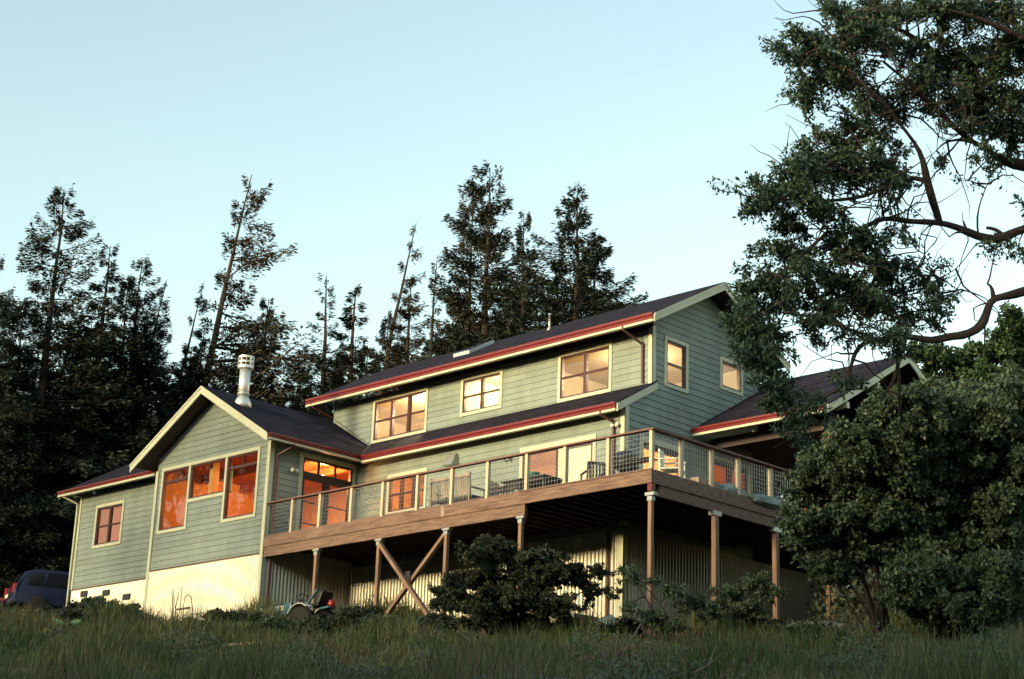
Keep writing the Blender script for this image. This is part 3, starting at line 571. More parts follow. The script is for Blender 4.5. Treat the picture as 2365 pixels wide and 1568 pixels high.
mb = MB(); mb.box(0.0, .045, .002, DYE, -.30, -.002); mb.build('fascia', 'deck_wood', deck); mb = MB(); mb.box(-.07, .012, .3, DYE, -.56, -.305); mb.build('beam', 'deck_wood', deck)
mb = MB()
for k in range(34): x = -14.0 + k * .41; mb.box(x, x + .04, .02, YA - .05 if x < XE else DYE, -.28, -.036)
mb.build('joists', 'shaded_deck_wood', deck)
mb = MB(); mb.box(-4.1, 0.06, -.07, 0.0, .001, .03); mb.build('edge_strip', 'rail_cap', deck)
mb = MB(); mb.box(-6.895, -6.78, -.048, -.0455, -.29, -.01); mb.build('patch_board', 'grey_teak', deck)
def dpost(x, y, zt, zb=None, w=.102):
    zb = gh(x, y) - .15 if zb is None else zb
    mb = MB(); mb.box(x - w / 2, x + w / 2, y - w / 2, y + w / 2, float(zb), zt - .09); p = mb.build('post', 'post_wood', deck, bevel=.008)
    mb = MB(); mb.box(x - .13, x + .13, y - w / 2 - .012, y + w / 2 + .012, zt - .03, zt + .045); mb.box(x - .068, x + .068, y - w / 2 - .010, y + w / 2 + .010, zt - .15, zt - .05); mb.build('post_cap', 'galv', p); return p
for x in (-11.87, -9.30, -6.735, -4.127): dpost(x, .055, -.60)
mb = MB(); mb.box(-.10, .03, -.01, .12, -.48, -.302); mb.build('post_cap', 'gutter_red', deck)
dpost(-.045, .055, -.55)
for yy in (2.41, 4.83): 
    x = -.03; zb = float(gh(x, yy)) - .2; mb = MB(); mb.box(x - .065, x + .065, yy - .065, yy + .065, zb, -.66); p = mb.build('post', 'post_wood', deck, bevel=.008)
    mb = MB(); mb.box(x - .075, x + .075, yy - .16, yy + .16, -.65, -.54); mb.build('post_cap', 'galv', p)
for xx in (-.02, .14): mb = MB(); mb.box(xx - .055, xx + .055, 7.03, 7.16, -3.2, 2.42); mb.build('porch_post', 'post_wood', deck, bevel=.006)
mb = MB(); mb.bar((-6.80, .15, -.62), (-9.22, .12, -2.85), .09, .12, up=(0, 1, 0)); mb.build('brace', 'post_wood', deck)
mb = MB(); mb.bar((-9.20, -.03, -.72), (-7.2, -.03, -2.75), .09, .12, up=(0, 1, 0)); mb.build('brace', 'post_wood', deck)
mb = MB(); mb.box(-8.22, -8.02, .03, .10, -1.80, -1.55); mb.build('brace_plate', 'black', deck)
# railing
RX_ = [-13.08, -11.87, -10.55, -9.27, -7.92, -6.63, -5.34, -3.99, -2.72, -1.35, -.04]; RYs = [1.16, 2.31, 3.37, 4.68, 5.84, 7.0]
for x in RX_: mb = MB(); mb.box(x - .045, x + .045, .015, .105, -.0, .955); mb.build('railing_post', 'rail_post', deck, bevel=.004)
for y in RYs: mb = MB(); mb.box(-.105, -.015, y - .045, y + .045, -.0, .955); mb.build('railing_post', 'rail_post', deck, bevel=.004)
mb = MB(); mb.box(XW + .035, .07, -.02, .12, .957, 1.0); mb.build('handrail', 'rail_cap', deck, bevel=.005); mb = MB(); mb.box(-.13, .07, .122, 7.1, .957, 1.0); mb.build('handrail', 'rail_cap', deck, bevel=.005)
def mesh_panel(P, u0, u1):
    mb = MB(); r = .003
    for k in range(1, int((u1 - u0) / .102) + 1):
        u = u0 + (u1 - u0) * k / (int((u1 - u0) / .102) + 1); mbox(mb, P, u - r, u + r, .05, .93, -r, r)
    for k in range(9): v = .07 + k * .105; mbox(mb, P, u0, u1, v - r, v + r, -r * .9, r * .9)
    mb.build('mesh_panel', 'wire', deck)
rr = [XW + .03] + RX_
for a, b in zip(rr, rr[1:]): mesh_panel(PY(.06), a + .045, b - .045)
rr = [.06] + RYs
for a, b in zip(rr, rr[1:]): mesh_panel(PX(-.06), a + .045, b - .045)
mb = MB(); mb.box(XW + .05, 0, .04, .07, .02, .05); mb.box(-.07, -.04, .12, 7.0, .02, .05); mb.build('bottom_rail', 'rail_cap', deck)

# ------------------------------------------------------------------ DECK THINGS
def bench(x0, x1, y, label):
    e = empty('garden_bench', ((x0 + x1) / 2, y, 0), label, 'bench'); m = 'grey_teak'
    for x in (x0, x1):
        mb = MB(); mb.bar((x, y - .05, 0), (x, y - .10, 1.02), .05, .06, up=(0, 1, 0)); mb.build('leg', m, e)
        mb = MB(); mb.bar((x, y + .48, 0), (x, y + .48, .62), .05, .06, up=(0, 1, 0)); mb.build('leg', m, e)
        mb = MB(); mb.box(x - .035, x + .035, y - .08, y + .52, .62, .655); mb.build('armrest', m, e)
    mb = MB(); mb.box(x0 - .02, x1 + .02, y - .02, y + .50, .40, .44); mb.box(x0, x1, y - .06, y - .03, .33, .40); mb.box(x0, x1, y + .46, y + .49, .33, .40); mb.build('seat', 'dark_wood', e)
    mb = MB(); mb.bar((x0, y - .098, .95), (x1, y - .098, .95), .03, .085, up=(0, 0, 1)); mb.bar((x0, y - .07, .48), (x1, y - .07, .48), .03, .06, up=(0, 0, 1))
    n = int((x1 - x0) / .085)
    for k in range(1, n): x = x0 + (x1 - x0) * k / n; mb.bar((x, y - .072, .5), (x, y - .096, .92), .045, .016, up=(0, 1, 0))
    mb.build('backrest', m, e)
bench(-8.18, -6.72, .85, 'weathered slatted garden bench standing on the deck with its back to the railing')
def chair(x, y, rz, label, m='dark_wood', white=False):
    e = empty('deck_chair', (0, 0, 0), label, 'chair', None); w = .5
    for sx in (-1, 1):
        mb = MB(); mb.bar((sx * .24, -.22, 0), (sx * .22, -.26, .86), .045, .045, up=(0, 1, 0)); mb.build('leg', m, e)
        mb = MB(); mb.bar((sx * .25, .24, 0), (sx * .23, .22, .62), .045, .045, up=(0, 1, 0)); mb.build('leg', m, e)
        mb = MB(); mb.box(sx * .24 - .03, sx * .24 + .03, -.26, .26, .62, .65); mb.build('armrest', m, e)
    mb = MB(); mb.box(-.23, .23, -.22, .24, .40, .44); mb.build('seat', m, e, bevel=.008)
    mb = MB(); mb.box(-.22, .22, -.27, -.24, .80, .88)
    if white: mb.box(-.15, .15, -.262, -.24, .46, .80)
    else:
        for k in range(5): mb.box(-.19 + k * .085, -.14 + k * .085, -.262, -.245, .44, .80)
    mb.build('backrest', m, e); e.location = (x, y, 0); e.rotation_euler = (0, 0, rz)
    return e
chair(-6.35, 1.55, radians(-80), 'dark wooden armchair beside the table, right of the bench'); chair(-3.15, 1.55, radians(60), 'dark chair between the sliding door and the grill')
wc = chair(-.80, 1.75, radians(-65), 'white plastic armchair behind the railing near the deck corner', 'white_plastic', True); wc.scale = (1.05, 1.05, 1.05)
e = empty('patio_table', (-5.3, 1.55, 0), 'dark rectangular patio table under the green pot', 'table')
mb = MB(); mb.box(-6.0, -4.45, 1.15, 2.0, .70, .735); mb.build('tabletop', 'dark_wood', e, bevel=.005); mb = MB(); mb.box(-5.9, -4.55, 1.22, 1.93, .62, .70); mb.build('apron', 'dark_wood', e)
for x in (-5.9, -4.6):
    for y in (1.25, 1.88): mb = MB(); mb.box(x, x + .07, y, y + .07, 0, .62); mb.build('leg', 'dark_wood', e)
bench2 = empty('low_bench', (-5.4, .75, 0), 'dark low bench between the railing and the patio table', 'bench')
mb = MB(); mb.box(-6.05, -4.75, .62, .92, .40, .44); mb.box(-6.0, -4.8, .64, .66, .30, .40); mb.build('seat', 'dark_wood', bench2)
for x in (-5.98, -4.9): mb = MB(); mb.box(x, x + .06, .64, .90, 0, .40); mb.build('leg', 'grey_teak', bench2)
mb = MB(); mb.lathe((-5.25, 1.6, .735), [(.09, 0), (.14, .03), (.15, .18), (.17, .19), (.17, .22), (.14, .22)], 16); tag(mb.build('plant_pot', 'teal', smooth=True), 'teal green pot standing on the patio table', 'pot')
# grill
gx, gy = -2.0, 1.45
e = empty('grill', (gx, gy, 0), 'black covered barbecue grill with side shelf by the deck corner', 'grill')
mb = MB(); mb.lathe((gx, gy, 0), [(.10, .48), (.26, .56), (.33, .70), (.33, .74)], 18); mb.build('firebox', 'black', e, True); mb = MB(); mb.lathe((gx, gy, 0), [(.335, .745), (.33, .84), (.25, .96), (.10, 1.02), (.03, 1.03), (.03, 1.07)], 18); mb.build('lid', 'black', e, True)
mb = MB(); mb.box(gx + .30, gx + .85, gy - .2, gy + .2, .70, .73); mb.build('side_shelf', 'black', e)
for a in (0.4, 2.5, 4.6, 5.6): mb = MB(); mb.bar((gx + .18 * cos(a), gy + .18 * sin(a), .55), (gx + .30 * cos(a), gy + .30 * sin(a), 0), .03, .03); mb.build('leg', 'black', e)
mb = MB(); mb.lathe((gx + .25, gy - .1, 0), [(.12, .02), (.15, .08), (.15, .28), (.08, .36), (.04, .37)], 14); tag(mb.build('gas_bottle', 'white_plastic', smooth=True), 'white gas bottle under the black grill', 'gas bottle')
# box, tarp bundles on the deck edge
mb = MB(); mb.box(-.55, -.16, 1.95, 2.75, .002, .24); o = mb.build('storage_box', 'grey_teak', bevel=.01); tag(o, 'pale wooden box lying on the deck right of the white chair', 'box')
def blob(name, c, r, m, seed, label, cat, amp=.25, n=14, k=20):
    rnd = random.Random(seed); ph = [(rnd.uniform(1, 4), rnd.uniform(1, 4), rnd.uniform(0, 6)) for _ in range(7)]; mb = MB(); vs = []; fs = []
    for i in range(n + 1):
        th = pi * i / n
        for j in range(k):
            a = 2 * pi * j / k; d = 1 + amp * sum(sin(p * th * 1.3 + q * a + s) for p, q, s in [(int(x[0] * 1.5) + 1, int(x[1] * 1.6), x[2]) for x in ph]) / 5
            vs.append((c[0] + r[0] * sin(th) * cos(a) * d, c[1] + r[1] * sin(th) * sin(a) * d, c[2] + r[2] * cos(th) * d))
    for i in range(n):
        for j in range(k): a = i * k + j; b = i * k + (j + 1) % k; fs.append((a, b, b + k, a + k))
    mb.add(vs, fs); o = mb.build(name, m, smooth=True); return tag(o, label, cat)
blob('tarp_bundle', (-.25, 3.35, .10), (.2, .55, .20), 'tarp', 3, 'crumpled pale blue tarp on the deck right of the wooden box', 'tarp')
blob('tarp_bundle', (.03, 4.35, .03), (.16, .62, .15), 'tarp', 5, 'grey-blue tarp bundle hanging over the side edge of the deck', 'tarp')
mb = MB(); mb.bar((-1.6, 5.4, .03), (-2.0, 5.9, 1.5), .14, .03); tag(mb.build('leaning_board', 'deck_wood'), 'reddish board leaning upright in the dark porch', 'board')
blob('red_bag', (-.3, 6.55, .16), (.18, .35, .17), 'orange_paint', 8, 'orange red bundle at the far end of the deck railing', 'bag')

# ------------------------------------------------------------------ TRACTOR
tx, ty = -11.9, -.62; tz = float(gh(tx, ty))
tr = empty('tractor', (tx, ty, tz), 'small blue tractor with cream side panels parked in front of the deck posts', 'tractor')
H0 = -2.19   # top of the bonnet
mb = MB(); mb.hexa([(-13.25, -.85, H0 - .42), (-11.95, -.85, H0 - .42), (-11.95, -.38, H0 - .42), (-13.25, -.38, H0 - .42), (-13.22, -.83, H0 - .02), (-11.95, -.83, H0), (-11.95, -.40, H0), (-13.22, -.40, H0 - .02)]); mb.build('bonnet', 'tractor_blue', tr, bevel=.04)
mb = MB(); mb.box(-13.15, -11.98, -.862, -.852, H0 - .17, H0 - .05); mb.box(-13.22, -12.62, -.866, -.852, H0 - .36, H0 - .18); pn = mb.build('side_panel', 'decal_cream', tr)
mb = MB(); mb.box(-13.10, -12.55, -.868, -.863, H0 - .125, H0 - .095); mb.box(-12.45, -12.38, -.868, -.863, H0 - .15, H0 - .07); mb.box(-12.33, -12.26, -.868, -.863, H0 - .15, H0 - .07); mb.box(-12.2, -12.1, -.868, -.863, H0 - .15, H0 - .07); mb.build('marking', 'decal_dark', pn)
mb = MB(); mb.box(-13.12, -12.70, -.872, -.867, H0 - .27, H0 - .24); mb.box(-13.05, -12.66, -.872, -.867, H0 - .33, H0 - .30); mb.build('marking', 'orange_decal', pn)
mb = MB(); mb.box(-12.6, -11.2, -.80, -.44, H0 - .55, H0 - .2); mb.build('engine', 'black', tr)
mb = MB(); mb.box(-11.94, -11.72, -.84, -.40, H0 - .30, H0 + .03); mb.build('dashboard', 'tractor_blue', tr, bevel=.03)
mb = MB(); mb.tube([(-11.75, -.62, H0 - .05), (-11.5, -.62, H0 + .14)], .02, 8); ring = [(-11.5 + .08 * cos(a) * .6, -.62 + .19 * sin(a), H0 + .15 + .08 * cos(a)) for a in np.linspace(0, 2 * pi, 17)]; mb.tube(ring, .014, 6, False); mb.build('steering_wheel', 'black', tr)
mb = MB(); mb.box(-11.05, -10.62, -.82, -.42, H0 - .16, H0 - .07); mb.hexa([(-10.78, -.84, H0 - .08), (-10.60, -.84, H0 - .12), (-10.60, -.40, H0 - .12), (-10.78, -.40, H0 - .08), (-10.62, -.82, H0 + .26), (-10.44, -.82, H0 + .24), (-10.44, -.42, H0 + .24), (-10.62, -.42, H0 + .26)]); st = mb.build('seat', 'black', tr, bevel=.04)
mb = MB(); mb.bar((-11.1, -.86, H0 - .18), (-10.62, -.86, H0 + .27), .05, .05, up=(0, 1, 0)); mb.build('roll_bar', 'tractor_blue', tr)
for s_ in (-1, 1):
    yc = -.62 + s_ * .42
    mb = MB(); mb.lathe((-11.0, yc - .11, H0 - .62), [(.20, 0), (.43, .02), (.46, .08), (.46, .15), (.43, .20), (.20, .22)], 28, 'y'); wh = mb.build('rear_wheel', 'rubber', tr); mb = MB(); mb.lathe((-11.0, yc - .10, H0 - .62), [(.05, .02), (.21, .0), (.21, .2), (.05, .18)], 20, 'y'); mb.build('rim', 'decal_cream', wh)
    mb = MB(); mb.lathe((-12.8, yc - .07, H0 - .76), [(.14, 0), (.28, .02), (.29, .07), (.28, .12), (.14, .14)], 24, 'y'); wh = mb.build('front_wheel', 'rubber', tr); mb = MB(); mb.lathe((-12.8, yc - .06, H0 - .76), [(.04, .01), (.15, 0), (.15, .12), (.04, .11)], 16, 'y'); mb.build('rim', 'decal_cream', wh)
    mb = MB(); pts = [(-11.0 - .52 * cos(a), yc, H0 - .62 + .52 * sin(a)) for a in np.linspace(.55, 2.2, 10)]
    for a, b in zip(pts, pts[1:]): mb.bar(a, b, .26, .02, up=(0, 0, 1))
    mb.build('fender', 'white_plastic', tr)
mb = MB(); mb.lathe((-10.3, -.62, H0 - .10), [(.03, -.11), (.09, -.07), (.10, 0), (.08, .08), (.03, .11)], 14); mb.build('tail_lamp', 'tail_lamp', tr, True)
mb = MB(); mb.bar((-10.6, -.62, H0 - .22), (-10.25, -.62, H0 - .20), .3, .05); mb.box(-13.3, -13.1, -.8, -.44, H0 - .75, H0 - .42); mb.build('chassis', 'tractor_blue', tr)
mb = MB()
ax_, ay_ = -9.95, -.4; az_ = float(gh(ax_, ay_)); pts = [(ax_ + .5 * cos(a), ay_, az_ + .1 + .34 * sin(a)) for a in np.linspace(.1, pi - .1, 9)]; mb.tube(pts, .06, 8); mb.bar((ax_ - .5, ay_, az_), (ax_ - .48, ay_, az_ + .2), .08, .1); mb.bar((ax_ + .5, ay_, az_), (ax_ + .48, ay_, az_ + .2), .08, .1)
tag(mb.build('wheelbarrow_tub', 'orange_paint', smooth=True), 'low orange metal frame in the grass right of the tractor', 'garden tool')

# ------------------------------------------------------------------ CARS
def car(p, ang, L_, W_, Hh, label, body='car_blue', gh0=None):
    e = empty('parked_car', (0, 0, 0), label, 'car')
    h = L_ / 2; w = W_ / 2
    prof = [(-h, .35), (-h - .02, .62), (-h + .05, .98), (-h + .35, Hh * .93), (-h + .75, Hh), (-h + 2.2, Hh + .02), (-h + 2.9, Hh * .95), (-h + 3.55, 1.02), (h - .15, .88), (h, .62), (h - .03, .35)]
    def W(z): return w * (1 if z < 1.0 else 1 - .22 * (z - 1.0) / (Hh - 1.0))
    mb = MB(); n = len(prof); vs = [(x, -W(z), z) for x, z in prof] + [(x, W(z), z) for x, z in prof]
    mb.add(vs, [(i, (i + 1) % n, (i + 1) % n + n, i + n) for i in range(n)] + [tuple(range(n))[::-1], tuple(range(n, 2 * n))]); mb.build('body', body, e, bevel=.06)
    for s_ in (-1, 1):
        mb = MB()
        for a, b in ((-h + .42, -h + .95), (-h + 1.02, -h + 1.95), (-h + 2.02, -h + 2.85)):
            z0_, z1_ = 1.04, Hh - .12; mb.hexa([(a, s_ * (W(z0_) + .004), z0_), (b, s_ * (W(z0_) + .004), z0_), (b - (.1 if b > -h + 2.5 else 0), s_ * (W(z1_) + .004), z1_), (a + .12, s_ * (W(z1_) + .004), z1_), (a, s_ * (W(z0_) + .012), z0_), (b, s_ * (W(z0_) + .012), z0_), (b - (.1 if b > -h + 2.5 else 0), s_ * (W(z1_) + .012), z1_), (a + .12, s_ * (W(z1_) + .012), z1_)])
        mb.build('side_window', 'car_dark', e)
        mb = MB(); mb.box(-h - .035, -h + .10, s_ * (w - .20) - .11, s_ * (w - .20) + .11, .70, 1.04); mb.build('tail_lamp', 'tail_lamp', e, bevel=.02)
        for x in (-h + .85, h - .85):
            mb = MB(); mb.lathe((x, s_ * (w - .05) - .11, .34), [(.2, 0), (.33, .02), (.34, .11), (.33, .20), (.2, .22)], 24, 'y'); wh = mb.build('wheel', 'rubber', e); mb = MB(); mb.lathe((x, s_ * (w - .05) - .115, .34), [(.03, 0), (.2, 0), (.2, .23), (.03, .23)], 14, 'y'); mb.build('rim', 'black', wh)
    mb = MB(); mb.hexa([(-h + .055, -w * .75, 1.04), (-h + .055, w * .75, 1.04), (-h + .33, w * .68, Hh * .92), (-h + .33, -w * .68, Hh * .92), (-h + .035, -w * .75, 1.05), (-h + .035, w * .75, 1.05), (-h + .31, w * .68, Hh * .93), (-h + .31, -w * .68, Hh * .93)]); mb.build('rear_window', 'car_dark', e)
    mb = MB(); mb.box(-h - .08, -h + .1, -w + .05, w - .05, .38, .58); mb.build('bumper', body, e, bevel=.04); mb = MB(); mb.box(-h - .09, -h - .082, -.26, .26, .60, .72); mb.build('number_plate', 'white_plastic', e)
    e.location = (p[0], p[1], gh0 if gh0 is not None else float(gh(p[0], p[1]))); e.rotation_euler = (0, 0, ang); return e
va = atan2(.694, .7185)
p = at(178, 1371, 61); car((p[0], p[1]), va + radians(27), 4.7, 1.8, 1.62, 'dark blue estate car with red tail lamps parked left of the house', gh0=p[2] - 1.0)
p = at(-128, 1385, 60.5); car((p[0], p[1]), va + radians(186), 4.3, 1.75, 1.30, 'lower dark car at the left picture edge, nearer than the estate car', 'car_dark', gh0=p[2] - 1.0)

# ------------------------------------------------------------------ foliage generators
def diamonds(pos, dr, nr, ln, wd):
    """leaf-shaped quads: pos base, dr direction, nr approx normal"""
    dr = dr / (np.linalg.norm(dr, axis=1, keepdims=True) + 1e-9); sd_ = np.cross(dr, nr); sd_ /= (np.linalg.norm(sd_, axis=1, keepdims=True) + 1e-9)
    n = len(pos); ln = np.broadcast_to(ln, (n,))[:, None]; wd = np.broadcast_to(wd, (n,))[:, None]; up = np.cross(sd_, dr)
    v = np.stack([pos, pos + dr * ln * .55 + sd_ * wd * .5 + up * wd * .12, pos + dr * ln, pos + dr * ln * .45 - sd_ * wd * .5 + up * wd * .12], 1).reshape(-1, 3)
    f = np.arange(n * 4).reshape(-1, 4); return v, f
def fir(seed, H, R, base=.12, nb=120, dens=1.0, wind=0.0, sweep=(1, 0), top=1.0, sparse=.0, profile=1.0, lean=(0, 0), spray=.23):
    """trunk (with bare branches) and needle sprays of a fir whose foot is at the origin"""
    rg = np.random.default_rng(seed); wood = MB(); P = []; D = []; Ls = []
    lean = np.array([lean[0], lean[1]]); sw = np.array([sweep[0], sweep[1], 0.0])
    def axis(t):  # bent trunk
        return np.array([lean[0] * t + .6 * lean[0] * t * t, lean[1] * t + .6 * lean[1] * t * t, H * t * (1 - .0)])
    ts = np.linspace(0, 1, 12); wood.tube([axis(t) + rg.normal(0, .02, 3) * [1, 1, 0] for t in ts], [max(.012, .0155 * H * (1 - t) ** .85) for t in ts], 7)
    for i in range(nb):
        t = base + (1 - base) * (i + rg.random()) / nb; wh_ = 26; t = (round(t * wh_) + rg.normal(0, .10)) / wh_ if t < .9 else t; t = min(max(t, base * .8), .995)
        if rg.random() < sparse * (0.4 + .6 * rg.random()): continue
        az = rg.random() * 2 * pi; out = np.array([cos(az), sin(az), 0.0]); al = out @ sw
        L_ = 1.28 * R * (1 - t) ** (1.0 * profile) * (.45 + .75 * rg.random() ** 1.3) * (1 + wind * al) + .12
        if L_ < .15: L_ = .15
        p0 = axis(t); up = .35 * t - .10 + rg.normal(0, .12); n = max(3, int(L_ / .45) + 2); pts = []
        d = out + sw * wind * .45; d /= np.linalg.norm(d)
        for k in range(n):
            s_ = k / (n - 1); pts.append(p0 + d * L_ * s_ + np.array([0, 0, L_ * (up * s_ - .38 * (1 - t) * s_ * s_ + .18 * s_ ** 3)]))
        wood.tube(pts, [max(.006, .018 * L_ * (1 - k / (n - 1)) ** .7 * .6 + .004) for k in range(n)], 4, False)
        m = int(L_ * 150 * dens) + 14; s_ = rg.random(m) ** .85; s_ = np.clip(.12 + .9 * s_, 0, 1); A = np.array(pts); idx = s_ * (n - 1); i0 = np.minimum(idx.astype(int), n - 2); fr_ = (idx - i0)[:, None]
        bp_ = A[i0] * (1 - fr_) + A[i0 + 1] * fr_; side = np.cross(d, (0, 0, 1.0)); sg = rg.choice([-1, 1], m)[:, None]
        sl_ = (L_ * .24 * (1.1 - s_ * .8) * rg.random(m))[:, None]; off = side * sg * sl_ + d * sl_ * .7; off[:, 2] += rg.normal(-.05, .07, m) * (1 + L_ * .25) - sl_[:, 0] * .15
        P.append(bp_ + off); dd = d + side * sg * rg.uniform(.1, 1.0, (m, 1)) + rg.normal(0, .25, (m, 3)); dd[:, 2] += rg.normal(-.12, .25, m); D.append(dd); Ls.append(spray * rg.uniform(.5, 1.15, m) * (.7 + .3 * (1 - t)))
    P = np.concatenate(P); D = np.concatenate(D); Ls = np.concatenate(Ls); nr = rg.normal(0, .5, P.shape); nr[:, 2] += 1
    v, f = diamonds(P, D, nr, Ls, Ls * .30)
    tm = bpy.data.meshes.new('trunk'); tm.from_pydata([tuple(map(float, p)) for p in wood.v], [], wood.f); tm.update()
    return tm, npmesh('crown', v, f)
FIRS = {
 'full': fir(1, 14, 3.4, .08, 170, 1.25), 'full2': fir(2, 14, 3.9, .05, 180, 1.3, profile=.9), 'narrow': fir(3, 14, 2.2, .15, 130, 1.0, sparse=.15),
 'wind': fir(4, 14, 4.4, .20, 110, 1.0, wind=.75, sweep=(.72, .69), sparse=.35, lean=(.65, .62), spray=.24), 'thin': fir(5, 14, 1.5, .25, 75, .55, sparse=.35, lean=(.15, .2), spray=.22),
 'windthin': fir(6, 14, 2.0, .3, 70, .75, wind=.5, sweep=(.72, .69), sparse=.35, lean=(.8, .8), spray=.21), 'tall': fir(7, 14, 2.7, .30, 130, 1.0, sparse=.2, profile=.65, spray=.25), 'tall2': fir(8, 14, 3.0, .22, 150, 1.05, sparse=.12, profile=.75)}
used = set()
def place_fir(kind, ox, oy, depth, zbase=None, rz=0, wide=1.0, needles=None, label='', group='firs behind the house', bark='bark'):
    while True:
        p = at(ox, oy, depth)
        if p[1] > 16.2 or p[0] < -36: break
        depth += .5
    tm, cm = FIRS[kind]; zb = float(gh(p[0], p[1])) - .2 if zbase is None else zbase; s = (p[2] - zb) / 14.0
    e = empty('fir_tree', (0, 0, 0), label, 'tree', group)
    for nm, me, m in (('trunk', tm, bark), ('crown', cm, needles or 'fir_needles')):
        key = (kind, nm, m)
        mm = me if me.materials.get(MATS[m].name) else None
        if not me.materials: me.materials.append(MATS[m]); mm = me
        o = bpy.data.objects.new(nm, me); C.objects.link(o); o.parent = e
        if me.materials[0] is not MATS[m]: o.material_slots[0].link = 'OBJECT'; o.material_slots[0].material = MATS[m]
    lean = {'wind': (.65, .62), 'windthin': (.8, .8), 'thin': (.15, .2)}.get(kind, (0, 0)); a = rz if kind not in ('wind', 'windthin') else 0
    e.rotation_euler = (0, 0, a); e.scale = (s * wide, s * wide, s)
    lx, ly_ = lean[0] * 1.6 * s * wide, lean[1] * 1.6 * s * wide
    e.location = (p[0] - (lx * cos(a) - ly_ * sin(a)), p[1] - (lx * sin(a) + ly_ * cos(a)), zb); return e
RN = random.Random(5)
for (k, ox, oy, dp, w, nd, lb) in [
 ('tall2', 150, 437, 66, 1.15, None, 'tall layered fir on the left with its tip in open sky'), ('narrow', 255, 568, 70, 1.3, None, 'small pointed fir just right of the tall left fir'),
 ('full', 300, 640, 68, 1.0, None, 'rounded dark fir between the tall left fir and the windswept one'), ('wind', 580, 404, 62, 1.0, 'fir_needles_warm', 'windswept leaning fir with sparse branches swept right, above the chimney'),
 ('windthin', 385, 645, 66, .8, None, 'thin bent dead-topped fir left of the windswept fir'), ('windthin', 470, 650, 64, .8, 'fir_needles_warm', 'thin crooked fir close on the left of the windswept fir'),
 ('full', 618, 690, 67, 1.1, None, 'dark full fir right behind the chimney'), ('thin', 752, 636, 64, 1.3, None, 'thin pale-tipped fir left of centre in the gap'),
 ('narrow', 822, 662, 65, 1.5, None, 'bushy fir right of the thin pale-tipped fir'), ('windthin', 960, 515, 62, .9, 'fir_needles_warm', 'reddish leaning fir with bare upper trunk, left of the tallest fir'),
 ('narrow', 950, 640, 63, 1.2, 'fir_needles_warm', 'reddish bushy fir beside the leaning reddish trunk'), ('thin', 1010, 590, 64, .9, None, 'spindly fir spire between the reddish fir and the tallest fir'),
 ('tall', 1132, 388, 56, 1.05, None, 'tallest fir with long bare trunk behind the skylight'), ('tall', 1095, 420, 58, .7, 'fir_needles_warm', 'second trunk leaning against the tallest fir on its left'),
 ('full', 1212, 490, 60, .85, None, 'pointed fir directly right of the tallest fir'), ('full2', 1335, 436, 66, 1.12, None, 'broad dark fir at the right end of the row'),
 ('full2', 1375, 545, 68, 1.15, None, 'lower right shoulder fir behind the broad dark fir'), ('full', 1060, 690, 60, 1.2, None, 'low dark fir in front of the tallest trunk'),
 ('full2', 1180, 640, 59, 1.1, None, 'low full fir just above the vent pipe'), ('full', 1290, 600, 58, 1.1, None, 'low full fir in front of the broad dark fir'), ('full', 900, 720, 64, 1.0, None, 'low fir just above the left end of the upper roof'),
 ('full2', -20, 556, 66, .8, None, 'fir cut by the left picture edge, only branch ends showing'), ('full', 60, 690, 66, 1.1, None, 'dark fir low at the left edge'), ('full2', 20, 780, 66, 1.1, None, 'lowest dark fir at the left edge'),
 ('full', 180, 720, 66, 1.2, None, 'dark fir filling the wood under the tall left fir'), ('full2', 360, 740, 66, 1.2, None, 'dark fir above the left wing roof'), ('full', 470, 760, 65, 1.1, None, 'dark fir behind the gable peak'),
 ('full2', 700, 800, 67, .9, None, 'dark fir above the valley of the wing roof'), ('full', 250, 830, 66, 1.3, None, 'near dark fir behind the low left wing'), ('full2', 110, 860, 68, 1.3, None, 'near dark fir above the parked cars'),
 ('full', 420, 850, 65, 1.2, None, 'near dark fir between the low wing and the gable peak'), ('full2', 560, 830, 68, 1.0, None, 'near dark fir behind the chimney foot'), ('full', 790, 790, 66, .9, None, 'low dark fir behind the left gutter end'), ('tall2', 330, 600, 72, 1.1, None, 'distant fir top between the left firs')]:
    place_fir(k, ox, oy, dp, rz=RN.uniform(0, 6.28), wide=w, needles=nd, label=lb)
for i, (ox, oy) in enumerate([(-10, 700), (95, 760), (215, 740), (330, 790), (440, 800), (520, 840), (610, 800), (690, 850), (770, 830), (850, 800), (930, 780), (1010, 760), (1110, 720)]):
    place_fir('full2' if i % 2 else 'full', ox, oy, 74, rz=i * 1.7, wide=1.35, label='dark lower fir of the rear rank, ' + ['at the left picture edge', 'left of the tall left fir', 'right of the tall left fir', 'above the low left roof', 'left of the gable peak', 'over the gable peak', 'behind the chimney cap', 'right of the chimney', 'left of the upper gutter end', 'over the upper gutter end', 'left of the reddish fir', 'below the spindly spire', 'left of the tallest trunk'][i])
for i, (ox, oy, dp) in enumerate([(40, 1010, 70), (200, 1000, 72), (330, 980, 70), (-40, 950, 69), (130, 960, 80), (270, 940, 78)]):
    place_fir('full2' if i % 2 else 'full', ox, oy, dp, rz=i * 1.1, wide=1.5, label=['young fir in the left thicket above the first tail lamp', 'young fir in the left thicket behind the low roof end', 'young fir in the left thicket near the low roof ridge', 'young fir in the left thicket at the picture edge', 'farther young fir deep in the left thicket', 'farther young fir deep behind the low left roof'][i])

